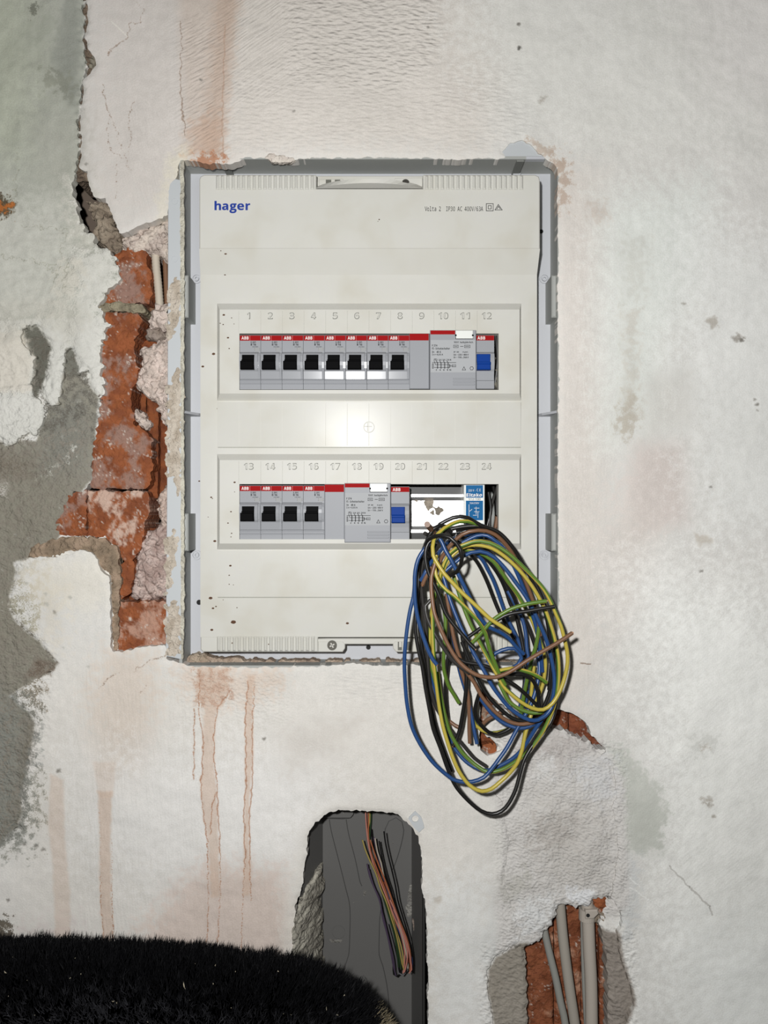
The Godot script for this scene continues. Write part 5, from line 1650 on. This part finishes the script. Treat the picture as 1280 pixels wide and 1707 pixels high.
	wire("black", "long dark curve across the middle below the brown one", [762, 1098, 776, 1104, 795, 1107, 814, 1112, 830, 1119, 852, 1124, 870, 1124, 885, 1131, 893, 1143, 897, 1158, 899, 1178], [40, 40, 38, 34])
	wire("black", "thin-looking slanting piece right of the middle", [835, 1128, 852, 1138, 867, 1149, 881, 1162, 895, 1176], [36, 36, 34])
	wire("green_yellow", "short piece pointing right below the brown free end", [828, 1119, 841, 1116, 855, 1114, 870, 1117, 888, 1123, 902, 1131, 911, 1138], [46, 44, 42], 2)
	wire("blue", "small curl in the open middle of the coil", [812, 1105, 818, 1096, 826, 1089, 836, 1084, 847, 1081, 857, 1081, 865, 1087, 869, 1097, 864, 1107, 855, 1113], [34, 36, 36])
	wire("black", "short piece left of the green-yellow crossing piece", [780, 1062, 793, 1053, 806, 1044, 825, 1036, 840, 1027, 856, 1022, 878, 1019, 900, 1015, 924, 1011], [44, 48, 50], 0)
	wire("green_yellow", "crossing piece that ends pointing right above the black one", [786, 1072, 797, 1061, 810, 1046, 822, 1033, 837, 1023, 852, 1015, 870, 1009, 888, 1005, 911, 1002], [46, 50, 52], 2)
	wire("blue", "running from the knot down across the open middle", [733, 898, 737, 905, 742, 917, 751, 932, 761, 952, 771, 972, 780, 990, 790, 1012, 802, 1033, 816, 1046, 832, 1053, 848, 1064, 860, 1078, 873, 1090], [52, 54, 52, 44, 38], 2)
	wire("black", "ending in the left half after a long lazy bend", [724, 896, 714, 905, 709, 920, 710, 938, 715, 957, 725, 977, 734, 998, 742, 1021, 756, 1041, 772, 1060, 783, 1073, 792, 1082], [54, 54, 54, 56], 2)
	wire("dark", "left of the long brown curve, passing beneath it", [718, 1000, 709, 1010, 712, 1030, 720, 1048, 731, 1067, 742, 1084, 754, 1100, 768, 1112, 782, 1122], [40, 42, 40])
	wire("blue", "short one at the left, its end hanging below the others", [716, 905, 706, 917, 697, 932, 692, 952, 691, 975, 692, 1004, 697, 1033, 705, 1060, 714, 1085, 721, 1099, 728, 1108], [52, 52, 50, 50], 2)
	wire("green_yellow", "slanting from the knot to the lower yellow loop, bright green side", [727, 925, 724, 945, 727, 960, 735, 975, 745, 985, 756, 993, 769, 1006, 781, 1018, 792, 1030, 802, 1043, 809, 1056, 813, 1072, 819, 1091, 826, 1108, 833, 1126, 842, 1142], [52, 54, 54, 50, 46])
	wire("green_yellow", "over the very top, ending free in the open middle with a cut face", [798, 875, 790, 872, 779, 869, 766, 869, 752, 874, 740, 881, 730, 890, 723, 900, 721, 912, 722, 926, 730, 941, 741, 957, 754, 971, 768, 986, 782, 999, 798, 1014, 816, 1031, 833, 1042, 851, 1054], [42, 48, 56, 60, 60, 60], 2)
	wire("black", "outer one over the very top, beside the green-yellow one", [726, 884, 733, 874, 744, 868, 755, 863, 767, 861, 780, 863, 790, 869, 802, 876, 815, 880], [44, 46, 42])
	wire("brown", "longest free one, sweeping right to an end beyond the board", [725, 940, 719, 962, 719, 985, 721, 1004, 724, 1022, 731, 1041, 740, 1061, 750, 1081, 761, 1098, 772, 1110, 785, 1120, 800, 1127, 812, 1129, 826, 1129, 841, 1124, 856, 1116, 871, 1106, 887, 1096, 906, 1085, 925, 1074, 941, 1064, 954, 1055], [54, 58, 60, 58, 56], 2)
	wire("black", "wound as a ring around the neck of the coil", [716, 928, 709, 918, 709, 907, 714, 899, 724, 894, 737, 892, 750, 896, 760, 905, 767, 916, 770, 930, 768, 942, 762, 952, 750, 960], [46, 56, 64, 64, 54])
	wire("black", "bundled at the neck, nearest the rail", [713, 925, 711, 908, 715, 893, 722, 882, 733, 876, 744, 878, 752, 888], [44, 48, 44], 0, 3.4)
	wire("dark", "bundled at the neck behind the ring", [708, 930, 712, 912, 718, 896, 727, 886, 738, 885, 748, 893], [40, 44, 40], 0, 3.4)
	wire("brown", "stub pointing at the viewer at the top of the neck", [727, 893, 720, 884, 714, 877, 712, 874], [38, 46, 54, 60], 0, 4.6)
	wire("dark", "small stub at the left of the neck", [720, 896, 714, 892, 708, 889], [40, 44, 48], 0, 3.2)
	wire("brown", "stub with a bright copper end in the left side of the coil", [718, 945, 712, 957, 707, 968, 704, 976], [40, 42, 44], 2)
	wire("black", "filling the neck of the coil under the ring", [726, 905, 720, 918, 716, 935, 716, 960, 720, 990, 728, 1030], [36, 34, 30, 26], 0, 3.6)
	wire("black", "coming out of the board into the neck", [742, 893, 732, 897, 722, 906, 713, 925, 708, 950], [-10, 12, 34, 42, 40], 0, 3.6)
	wire("blue", "coming out of the board under the brown arc", [790, 890, 768, 893, 748, 902, 734, 918, 724, 930, 714, 944, 706, 960, 701, 968], [-6, 20, 36, 42, 40])


# ---------------------------------------------------------------- the open niche below
func build_niche() -> void:
	var t := thing("niche_box", "dark grey plastic box sunk in the wall below the fuse board, its cover missing", "electrical box", Vector3.ZERO)
	var zb := -46.0
	var st := begin()
	var l := W(538, 0, zb)
	var r := W(686, 0, zb)
	var top := W(0, 1352, zb).y
	var bot := W(0, 1800, zb).y
	bbox(st, l.x, r.x, bot, top + 0.012, zb * 0.001 - 0.003, zb * 0.001)
	put("back_plate", done(st), M.niche, t)
	st = begin()
	var fl := W(504, 0, -7).x
	var fr := W(704, 0, -7).x
	var zf := -0.008
	var tf := W(0, 1342, -7).y
	for s in [[fl, l.x], [fr, r.x]]:
		var a := Vector3(s[0], bot, zf)
		var b := Vector3(s[1], bot, zb * 0.001)
		var c := Vector3(s[1], top + 0.012, zb * 0.001)
		var d := Vector3(s[0], tf, zf)
		if s[0] < 0.0 and s[0] == fl:
			quad(st, a, b, c, d)
			quad(st, b - Vector3(0.002, 0, 0), a - Vector3(0.002, 0, 0), d - Vector3(0.002, 0, 0), c - Vector3(0.002, 0, 0))
		else:
			quad(st, b, a, d, c)
			quad(st, a + Vector3(0.002, 0, 0), b + Vector3(0.002, 0, 0), c + Vector3(0.002, 0, 0), d + Vector3(0.002, 0, 0))
	quad(st, Vector3(l.x, top + 0.012, zb * 0.001), Vector3(r.x, top + 0.012, zb * 0.001), Vector3(fr, tf, zf), Vector3(fl, tf, zf))
	put("side_wall", done(st), M.niche, t)
	# moulded lines of the knock-outs
	for ln in [[[549, 1366, 552, 1385, 566, 1440, 576, 1480, 583, 1512, 583, 1560, 581, 1592, 575, 1610, 570, 1640]], [[577, 1366, 581, 1390, 592, 1432, 600, 1470, 603, 1477]], [[641, 1400, 642, 1382, 648, 1369, 660, 1363, 670, 1370, 673, 1384, 668, 1410, 660, 1436, 654, 1450]], [[636, 1510, 633, 1530, 632, 1560, 632, 1592, 638, 1610, 646, 1650, 650, 1700]],
			[[598, 1652, 601, 1634, 606, 1625, 611, 1632, 616, 1652, 622, 1680]], [[536, 1364, 570, 1365, 582, 1364, 588, 1360, 590, 1350]]]:
		var path := curve(pts3(ln[0], [zb + 0.1]), 0.004)
		put("moulded_line", tube(path, 0.55 * K * 1.3, 4), M.niche_line, t)
	st = begin()
	annulus(st, W(564, 1554, zb), 11 * K, 12.2 * K, 0.0004)
	put("moulded_ring", done(st), M.niche, t)
	st = begin()
	pprism(st, [536, 1345, 590, 1345, 589, 1358, 584, 1364, 538, 1364], zb, zb + 6.0, 0.5)
	var lug := put("lug", done(st), M.niche, t)
	st = begin()
	disc(st, W(573, 1355, zb + 6.0), 2.2 * K, 1.5 * K, 0.0, 0.0006, 12)
	put("screw", done(st), M.steel, lug)
	# smears of mortar on the back
	for p in [[683, 1472, 690, 1476, 692, 1500, 688, 1526, 680, 1530, 676, 1520, 680, 1500], [586, 1458, 588, 1460, 586, 1462, 583, 1460], [588, 1503, 591, 1504, 589, 1510, 586, 1509], [606, 1484, 611, 1486, 610, 1496, 606, 1494], [652, 1404, 656, 1404, 656, 1408, 652, 1408], [548, 1565, 560, 1568, 572, 1565, 568, 1571, 552, 1571]]:
		slab(t, "plaster_smear", p, zb + 0.3, {"step": 1.0, "jit": 1.0, "rough": 0.2, "depth": 0.6, "round": 0.3, "c1": lin(140, 138, 132), "c2": lin(112, 110, 106)}, M.lump)
	slab(t, "plaster_smear", [686, 1536, 694, 1534, 706, 1566, 708, 1580, 700, 1578, 692, 1562], -36.0, {"step": 1.5, "jit": 1.0, "rough": 0.6, "depth": 3.0, "c1": lin(150, 132, 122), "c2": lin(124, 112, 104)}, M.lump)
	# the little holed tab on the wall beside it
	st = begin()
	var c := W(692, 1365, 1.2)
	var pts := [W(692, 1352, 1.2), W(680, 1364, 1.2), W(690, 1380, 1.2), W(698, 1388, 1.2), W(708, 1379, 1.2), W(702, 1362, 1.2)]
	var n := 24
	var outer := PackedVector2Array()
	for k in n:
		var a := TAU * k / n
		var dirv := Vector2(cos(a), sin(a))
		var far := 0.0
		for e in pts.size():
			var hit = Geometry2D.segment_intersects_segment(Vector2(c.x, c.y), Vector2(c.x, c.y) + dirv * 0.05, Vector2(pts[e].x, pts[e].y), Vector2(pts[(e + 1) % pts.size()].x, pts[(e + 1) % pts.size()].y))
			if hit != null:
				far = maxf(far, (hit - Vector2(c.x, c.y)).length())
		outer.append(Vector2(c.x, c.y) + dirv * far)
	for k in n:
		var a := TAU * k / n
		var b := TAU * (k + 1) / n
		var i0 := Vector3(c.x + cos(a) * 5.6 * K, c.y + sin(a) * 5.6 * K, 0.0012)
		var i1 := Vector3(c.x + cos(b) * 5.6 * K, c.y + sin(b) * 5.6 * K, 0.0012)
		var o0 := Vector3(outer[k].x, outer[k].y, 0.0012)
		var o1 := Vector3(outer[(k + 1) % n].x, outer[(k + 1) % n].y, 0.0012)
		quad(st, i0, o0, o1, i1)
		quad(st, o0 - Vector3(0, 0, 0.002), o1 - Vector3(0, 0, 0.002), o1, o0)
		quad(st, i1 - Vector3(0, 0, 0.002), i0 - Vector3(0, 0, 0.002), i0, i1)
	var tab := put("holed_tab", done(st), M.tab)
	tag(tab, "small grey plastic tab with a round hole at the upper right corner of the niche", "tab")
	# the bundle of thin communication wires
	var cols := {"pink": [196, 130, 116], "orange": [170, 100, 66], "yellow": [170, 152, 84], "green": [44, 66, 40], "violet": [84, 70, 92], "black": [16, 15, 16], "blue": [48, 62, 104], "grey": [104, 102, 104], "white": [186, 176, 160], "red": [134, 66, 48]}
	for k in cols:
		mat("thin_" + k, c8(cols[k][0] * 0.86, cols[k][1] * 0.86, cols[k][2] * 0.86), 0.5, 0.0, 0.3)
	var thin := [
		["pink", "entering at the left edge of the bundle", [609, 1340, 610, 1368, 612, 1392, 615, 1412, 622, 1440, 634, 1470, 645, 1498, 656, 1526, 668, 1556, 675, 1590, 674, 1606, 672, 1622], [-40, -30, -22, -20]],
		["orange", "entering beside the pink one", [613, 1340, 614, 1370, 614, 1395, 618, 1420, 628, 1448, 640, 1478, 650, 1508, 661, 1540, 674, 1566, 682, 1590, 684, 1610, 683, 1618], [-40, -32, -24, -22]],
		["yellow", "entering between orange and green", [616, 1340, 616, 1370, 612, 1392, 618, 1425, 632, 1462, 642, 1490, 652, 1520, 660, 1550, 668, 1575, 672, 1596, 672, 1610], [-40, -34, -26, -22]],
		["green", "entering at the right edge of the bundle", [619, 1340, 618, 1372, 616, 1396, 618, 1420, 626, 1450, 636, 1484, 645, 1515, 654, 1545, 662, 1575, 666, 1600, 668, 1616], [-40, -34, -28, -24]],
		["yellow", "its free end at the bundle's upper left", [604, 1400, 608, 1414, 616, 1434, 626, 1455, 634, 1480, 644, 1504, 652, 1530, 660, 1556, 666, 1584, 670, 1606, 673, 1616], [-22, -20, -18, -20]],
		["orange", "with its free end in the middle of the bundle", [617, 1400, 624, 1422, 632, 1444, 642, 1468, 650, 1490, 659, 1516, 668, 1540, 677, 1562, 683, 1584, 685, 1606, 684, 1620], [-24, -20, -18, -20]],
		["violet", "with its free end right of the middle", [623, 1396, 626, 1410, 631, 1430, 637, 1456, 644, 1480, 652, 1506, 660, 1530, 668, 1556, 676, 1586, 680, 1612], [-30, -28, -26, -26]],
		["white", "short-ended, beside the violet one", [625, 1397, 629, 1420, 635, 1438, 640, 1462, 648, 1486, 656, 1510, 664, 1538, 672, 1566, 678, 1594, 680, 1614], [-26, -24, -20, -22]],
		["black", "its free end standing apart on the right", [640, 1386, 642, 1402, 647, 1426, 653, 1450, 659, 1476, 663, 1500, 670, 1524, 678, 1550, 685, 1576, 689, 1600, 689, 1622], [-14, -12, -16, -22]],
		["black", "ending just left of the lone black one", [632, 1402, 635, 1420, 640, 1444, 646, 1466, 652, 1484, 658, 1508, 667, 1536, 676, 1560, 684, 1590, 687, 1620], [-26, -22, -22, -26]],
		["violet", "hanging at the left side, looped at the bottom", [612, 1440, 616, 1460, 624, 1480, 632, 1496, 637, 1520, 643, 1545, 650, 1574, 656, 1600, 658, 1620], [-30, -28, -26, -30]],
		["violet", "dark, outermost on the left", [614, 1448, 622, 1475, 633, 1502, 638, 1530, 646, 1560, 652, 1590, 656, 1612, 660, 1626], [-26, -24, -26, -30]],
		["black", "at the bottom left of the loop", [636, 1510, 642, 1540, 650, 1570, 655, 1600, 656, 1624, 662, 1628, 668, 1622], [-36, -34, -32]],
		["black", "crossing the middle of the bundle", [619, 1382, 622, 1410, 630, 1446, 640, 1488, 650, 1530, 660, 1570, 665, 1600, 667, 1620], [-36, -32, -28, -30]],
		["pink", "brightest one down the lower right", [650, 1500, 660, 1522, 668, 1546, 675, 1568, 679, 1586, 678, 1604, 674, 1620], [-16, -14, -14]],
		["pink", "second light one near the bottom bend", [656, 1516, 666, 1540, 675, 1562, 681, 1582, 684, 1600, 686, 1616, 682, 1622], [-18, -16, -18]],
		["red", "dark one inside the light pink pair", [640, 1470, 652, 1496, 662, 1526, 671, 1552, 679, 1580, 681, 1604], [-24, -24, -24]],
		["blue", "low on the right, near the bend", [660, 1540, 670, 1565, 680, 1585, 686, 1596, 688, 1606, 686, 1618], [-26, -24, -26]],
		["green", "dark one under the yellow strands", [632, 1470, 640, 1500, 649, 1530, 657, 1558, 662, 1590, 664, 1612], [-28, -26, -28]],
		["grey", "dull one at the bottom of the loop", [646, 1540, 654, 1570, 660, 1596, 664, 1622, 672, 1626, 680, 1616], [-30, -30, -30]],
	]
	for w in thin:
		var path := curve(pts3(w[2], w[3]), 0.004)
		tag(put("thin_wire", tube(path, 1.35 * K, 7), M["thin_" + w[0]]), "thin " + w[0] + " wire in the niche, " + w[1], "wire", "thin wires in the niche")


# ---------------------------------------------------------------- conduits
func build_pipes() -> void:
	var list := [[[899, 1500, 906, 1545, 916, 1590, 926, 1630, 934, 1670, 942, 1707, 950, 1790], 6.2, -16.0, "thinnest grey conduit, leftmost in the lower right hole", "pipe_dark"], [[931, 1470, 934, 1515, 938, 1560, 944, 1610, 951, 1660, 958, 1707, 968, 1790], 8.6, -15.0, "thick grey conduit, second from the left in the lower right hole", "pipe_grey"],
		[[970, 1480, 971, 1530, 972, 1590, 974, 1650, 977, 1707, 981, 1790], 4.0, -19.0, "narrow conduit half hidden behind the clipped one", "pipe_dark"], [[977, 1480, 980, 1530, 982, 1580, 985, 1640, 986, 1707, 987, 1790], 10.4, -13.0, "thickest grey conduit, held by the clip in the lower right hole", "pipe_light"]]
	for l in list:
		var path := curve(pts3(l[0], [l[2]]), 0.006)
		tag(put("conduit", tube(path, l[1] * K, 18), M[l[4]]), l[3], "conduit", "conduits in the lower right hole")
	var t := thing("pipe_clip", "grey plastic clip with a screw hole around the thickest conduit", "pipe clip", Vector3.ZERO)
	var st := begin()
	var c := W(978, 1523, -13)
	for k in 14:
		var a := lerpf(-0.5, PI + 0.5, k / 14.0)
		var b := lerpf(-0.5, PI + 0.5, (k + 1) / 14.0)
		var h := Vector3(0, 9.5 * K, 0)
		var p := c + Vector3(cos(a), 0, sin(a)) * 13.4 * K
		var q := c + Vector3(cos(b), 0, sin(b)) * 13.4 * K
		var pi := c + Vector3(cos(a), 0, sin(a)) * 10.8 * K
		var qi := c + Vector3(cos(b), 0, sin(b)) * 10.8 * K
		quad(st, q - h, p - h, p + h, q + h)
		quad(st, pi - h, qi - h, qi + h, pi + h)
		quad(st, q + h, p + h, pi + h, qi + h)
		quad(st, p - h, q - h, qi - h, pi - h)
	put("band", done(st), M.pipe_light, t)
	st = begin()
	pprism(st, [976, 1518, 996, 1517, 998, 1524, 990, 1532, 976, 1533], -22.0, -5.0, 0.8)
	put("ear", done(st), M.pipe_light, t)
	st = begin()
	disc(st, W(980, 1526, -4.9), 3.2 * K, 3.2 * K, 0.0, 0.0002, 14)
	put("screw_hole", done(st), M.hole, t)
	# in the chase on the left
	var left := [[[259, 408, 260, 440, 264, 480, 267, 520], 6.6, -17.0, "pale flexible conduit in the hole beside the top left of the board", "pipe_pale"], [[249, 408, 250, 450, 254, 520], 5.0, -24.0, "brownish conduit left of the pale one beside the board", "pipe_brown"], [[274, 408, 276, 450, 279, 520], 4.4, -24.0, "dark conduit squeezed between the pale one and the board", "pipe_brown"]]
	for l in left:
		var path := curve(pts3(l[0], [l[2]]), 0.0006)
		tag(put("conduit", tube(path, l[1] * K, 16, 0.0, 0.0, -1.0, 0.09), M[l[4]]), l[3], "conduit", "conduits in the left hole")


# ---------------------------------------------------------------- the furry thing in front
func build_fur() -> void:
	var t := thing("fur_cushion", "black furry cushion at the bottom left, flecked with dust, paler tan at its right end", "cushion", Vector3.ZERO)
	var zc := 62.0
	var edge := [-190, 1596, -100, 1591, 0, 1590, 80, 1589, 212, 1595, 292, 1598, 372, 1606, 452, 1615, 505, 1624, 558, 1645, 598, 1668, 624, 1694, 642, 1722, 654, 1770, 656, 1840]
	var top := curve(pts3(edge, [zc]), 0.006)
	var R := 0.056
	var n := top.size()
	var mid := W(250, 1850, zc)
	var rows := 15
	var v := PackedVector3Array()
	var nn := PackedVector3Array()
	var ix := PackedInt32Array()
	var nrm := []
	for i in n:
		var tg := (top[mini(i + 1, n - 1)] - top[maxi(i - 1, 0)]).normalized()
		nrm.append(Vector3(-tg.y, tg.x, 0).normalized())
	for j in rows + 4:
		var a := lerpf(-PI * 0.5, PI * 0.5, minf(float(j) / (rows - 1), 1.0))     # back to front
		for i in n:
			var p: Vector3 = top[i] - nrm[i] * R * (1.0 - cos(a)) + Vector3(0, 0, R * sin(a) * 0.95)
			var d: Vector3 = nrm[i] * cos(a) + Vector3(0, 0, sin(a))
			if j >= rows:
				var s := float(j - rows + 1) / 4.0
				p = p.lerp(Vector3(lerpf(p.x, mid.x, 0.9), mid.y, p.z), s)
				d = Vector3(0, 0.05, 1).normalized()
			v.append(p)
			nn.append(d.normalized())
	for j in rows + 3:
		for i in n - 1:
			var a := j * n + i
			ix.append_array([a, a + n, a + n + 1, a, a + n + 1, a + 1])
	put("body", arrays(v, nn, PackedVector2Array(), PackedColorArray(), ix), M.fur_skin, t)
	# the pile
	var bl := SurfaceTool.new()
	bl.begin(Mesh.PRIMITIVE_TRIANGLES)
	for k in 2:
		var e := Vector3(cos(k * 1.6), 0, sin(k * 1.6))
		var pr := [Vector3(0, 0, 0), Vector3(0, 0.5, 0.05), Vector3(0, 1.0, 0.16)]
		var wd := [0.055, 0.045, 0.006]
		for s in 2:
			quad(bl, pr[s] - e * wd[s], pr[s] + e * wd[s], pr[s + 1] + e * wd[s + 1], pr[s + 1] - e * wd[s + 1])
	bl.generate_normals()
	var blade := bl.commit()
	var count := 52000
	var mm := MultiMesh.new()
	mm.transform_format = MultiMesh.TRANSFORM_3D
	mm.use_colors = true
	mm.mesh = blade
	mm.instance_count = count
	rng.seed = 77
	for k in count:
		var fi := rng.randf() * (n - 1.001)
		var i := int(fi)
		var fj := lerpf(5.0, float(rows + 2.99), rng.randf())
		var j := int(fj)
		var u := fi - i
		var w := fj - j
		var a := j * n + i
		var p := v[a].lerp(v[a + 1], u).lerp(v[a + n].lerp(v[a + n + 1], u), w)
		var d := nn[a].lerp(nn[a + 1], u).lerp(nn[a + n].lerp(nn[a + n + 1], u), w).normalized()
		var lean := Vector3(rng.randfn(0.12, 0.30), rng.randfn(0.25, 0.22), rng.randfn(0.0, 0.22))
		d = (d + lean).normalized()
		var len := rng.randf_range(0.0045, 0.0085) * (1.0 + 0.5 * noise_a.get_noise_2d(p.x * 9000.0, p.y * 9000.0))
		var side := d.cross(Vector3(0.2, 0.1, 1.0)).normalized()
		var tw := side.rotated(d, rng.randf() * TAU)
		var b := Basis(tw * 0.0052, d * len, tw.cross(d) * 0.0052)
		mm.set_instance_transform(k, Transform3D(b, p))
		var px := CX + p.x / ((D - p.z) / FPX)
		var py := CY - (p.y - Y0) / ((D - p.z) / FPX)
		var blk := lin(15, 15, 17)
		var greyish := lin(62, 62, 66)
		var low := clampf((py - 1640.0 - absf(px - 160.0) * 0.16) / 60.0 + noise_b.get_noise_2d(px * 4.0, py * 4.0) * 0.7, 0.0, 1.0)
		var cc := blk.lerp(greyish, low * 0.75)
		if px > 624.0 and py > 1680.0 and rng.randf() < (px - 618.0) / 24.0:
			cc = lin(134, 124, 102)
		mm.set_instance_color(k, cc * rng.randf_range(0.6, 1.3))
	var o := MultiMeshInstance3D.new()
	o.name = "pile"
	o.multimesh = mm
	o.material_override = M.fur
	o.set_meta("kind", "stuff")
	t.add_child(o)
	# dust and lint caught in it
	var st := begin()
	for k in 90:
		var i := rng.randi_range(1, n - 3)
		var j := rng.randi_range(8, rows + 1)
		var p := v[j * n + i] + nn[j * n + i] * 0.0065 + Vector3(rng.randf_range(-0.004, 0.004), rng.randf_range(-0.004, 0.004), 0)
		var s := rng.randf_range(0.0002, 0.0006)
		var q := Basis.from_euler(Vector3(rng.randf() * 3, rng.randf() * 3, rng.randf() * 3))
		var long := 5.0 if rng.randf() < 0.18 else 1.0
		var c := [q * Vector3(s * long, 0, 0), q * Vector3(0, s, 0), q * Vector3(0, 0, s), q * Vector3(-s * long, -s, -s)]
		for f in [[0, 1, 2], [0, 3, 1], [1, 3, 2], [2, 3, 0]]:
			tri(st, p + c[f[0]], p + c[f[1]], p + c[f[2]])
	put("dust_flecks", done(st), M.lint, t).set_meta("kind", "stuff")


func materials() -> void:
	mat("core", c8(96, 84, 74), 0.95)
	var bump := NoiseTexture2D.new()
	bump.width = 512
	bump.height = 512
	bump.seamless = true
	var fn := FastNoiseLite.new()
	fn.noise_type = FastNoiseLite.TYPE_SIMPLEX
	fn.frequency = 0.02
	fn.fractal_octaves = 5
	fn.seed = 5
	bump.noise = fn
	for k in [["brick", 0.85], ["lump", 0.92]]:
		var m := mat(k[0], Color.WHITE, k[1], 0.0, 0.3)
		m.vertex_color_use_as_albedo = true
		m.heightmap_enabled = true
		m.heightmap_texture = bump
		m.heightmap_scale = 0.12 if k[0] == "brick" else 0.2
		m.uv1_triplanar = true
		m.uv1_scale = Vector3(18, 18, 18)
	mat("cover", c8(195, 195, 188), 0.42, 0.0, 0.3)
	var smudge := NoiseTexture2D.new()
	smudge.width = 512
	smudge.height = 512
	smudge.seamless = true
	var sn := FastNoiseLite.new()
	sn.noise_type = FastNoiseLite.TYPE_SIMPLEX
	sn.frequency = 0.006
	sn.fractal_octaves = 4
	sn.seed = 21
	smudge.noise = sn
	var ramp := Gradient.new()
	ramp.colors = PackedColorArray([c8(245, 243, 237), c8(252, 252, 250), Color.WHITE])
	ramp.offsets = PackedFloat32Array([0.0, 0.45, 1.0])
	smudge.color_ramp = ramp
	var cg := mat("cover_gloss", c8(200, 199, 193), 0.25, 0.0, 0.2)
	for m in [M.cover, cg]:
		m.albedo_texture = smudge
		m.uv1_triplanar = true
		m.uv1_scale = Vector3(4.5, 4.5, 4.5)
	M.cover.albedo_color = c8(200, 199, 193)
	mat("device_gloss", c8(150, 152, 156), 0.18, 0.0, 0.26)
	mat("box_grey", c8(158, 160, 156), 0.55)
	mat("box_ledge", c8(182, 184, 188), 0.5)
	mat("box_rim", c8(182, 186, 188), 0.55)
	mat("box_dark", c8(120, 122, 118), 0.6)
	mat("hole", c8(20, 20, 20), 0.8)
	mat("slot", c8(96, 96, 88), 0.6)
	mat("gap", c8(150, 150, 140), 0.6)
	mat("dirt", c8(84, 56, 36), 0.8)
	mat("device", c8(150, 152, 156), 0.4, 0.0, 0.22)
	mat("number_print", c8(112, 112, 106), 0.6)
	mat("black_plastic", c8(6, 6, 7), 0.5, 0.0, 0.12)
	mat("label_grey", c8(166, 168, 170), 0.6, 0.0, 0.3)
	mat("red", c8(150, 22, 24), 0.6, 0.0, 0.15)
	mat("seam", c8(196, 120, 116), 0.6)
	mat("white_print", c8(226, 222, 218), 0.6)
	mat("print", c8(18, 18, 20), 0.7, 0.0, 0.15)
	mat("grey_print", c8(150, 150, 142), 0.6)
	mat("blue_print", c8(18, 52, 140), 0.5)
	mat("button_white", c8(222, 224, 220), 0.4)
	mat("lever_blue", c8(10, 56, 134), 0.5, 0.0, 0.2)
	mat("relay_blue", c8(32, 96, 146), 0.5, 0.0, 0.15)
	mat("steel", c8(180, 178, 172), 0.4, 0.9)
	mat("steel_bright", c8(206, 206, 206), 0.3, 0.92)
	mat("screw", c8(88, 86, 80), 0.4, 0.7)
	mat("copper", c8(206, 150, 110), 0.35, 0.8)
	mat("wire_black", c8(20, 19, 18), 0.36)
	mat("wire_dark", c8(46, 44, 42), 0.4)
	mat("wire_blue", c8(32, 66, 114), 0.36)
	mat("wire_brown", c8(112, 80, 58), 0.4)
	var gy := mat("wire_green_yellow", Color.WHITE, 0.38)
	var im := Image.create(64, 4, false, Image.FORMAT_RGB8)
	for x in 64:
		for y in 4:
			im.set_pixel(x, y, c8(82, 112, 38) if x < 24 else c8(172, 155, 62))
	gy.albedo_texture = ImageTexture.create_from_image(im)
	mat("niche", c8(92, 91, 89), 0.6)
	mat("niche_line", c8(70, 69, 68), 0.7)
	mat("tab", c8(186, 190, 192), 0.35)
	mat("pipe_grey", c8(158, 152, 142), 0.5)
	mat("pipe_dark", c8(142, 142, 136), 0.5)
	mat("pipe_light", c8(172, 164, 154), 0.5)
	mat("pipe_pale", c8(186, 176, 160), 0.6)
	mat("pipe_brown", c8(116, 84, 60), 0.7)
	mat("fur_skin", c8(12, 12, 13), 0.9, 0.0, 0.2)
	var f := mat("fur", Color.WHITE, 0.6, 0.0, 0.25)
	f.vertex_color_use_as_albedo = true
	mat("lint", c8(150, 142, 122), 0.9)


func _ready() -> void:
	# the lens, the dim room around, and the flash beside the lens
	var cam := Camera3D.new()
	cam.name = "camera"
	cam.fov = rad_to_deg(2.0 * atan(CY / FPX))
	cam.near = 0.02
	cam.far = 20.0
	cam.position = Vector3(0, Y0, D)
	add_child(cam)
	cam.current = true
	var we := WorldEnvironment.new()
	we.name = "surroundings"
	var e := Environment.new()
	e.background_mode = Environment.BG_COLOR
	e.background_color = Color(0.06, 0.058, 0.055).linear_to_srgb()
	e.tonemap_mode = Environment.TONE_MAPPER_LINEAR
	e.tonemap_exposure = 1.0
	e.sdfgi_enabled = true
	e.ssao_enabled = true
	e.ssil_enabled = true
	we.environment = e
	add_child(we)
	var flash := OmniLight3D.new()
	flash.name = "flash"
	flash.position = Vector3(-0.052, Y0 + 0.056, 0.66)
	flash.light_energy = 0.52
	flash.light_color = Color(1.0, 0.998, 0.994)
	flash.light_size = 0.006
	flash.omni_range = 8.0
	flash.omni_attenuation = 2.0
	flash.shadow_enabled = true
	add_child(flash)

	rng.seed = 4
	for n in [[noise_a, 3, 1], [noise_b, 2, 2], [noise_c, 1, 3]]:
		n[0].noise_type = FastNoiseLite.TYPE_SIMPLEX
		n[0].frequency = 0.01
		n[0].fractal_octaves = n[1]
		n[0].seed = n[2]
	materials()
	build_wall()
	build_box()
	build_cover()
	build_devices()
	build_coil()
	build_niche()
	build_pipes()
	build_fur()
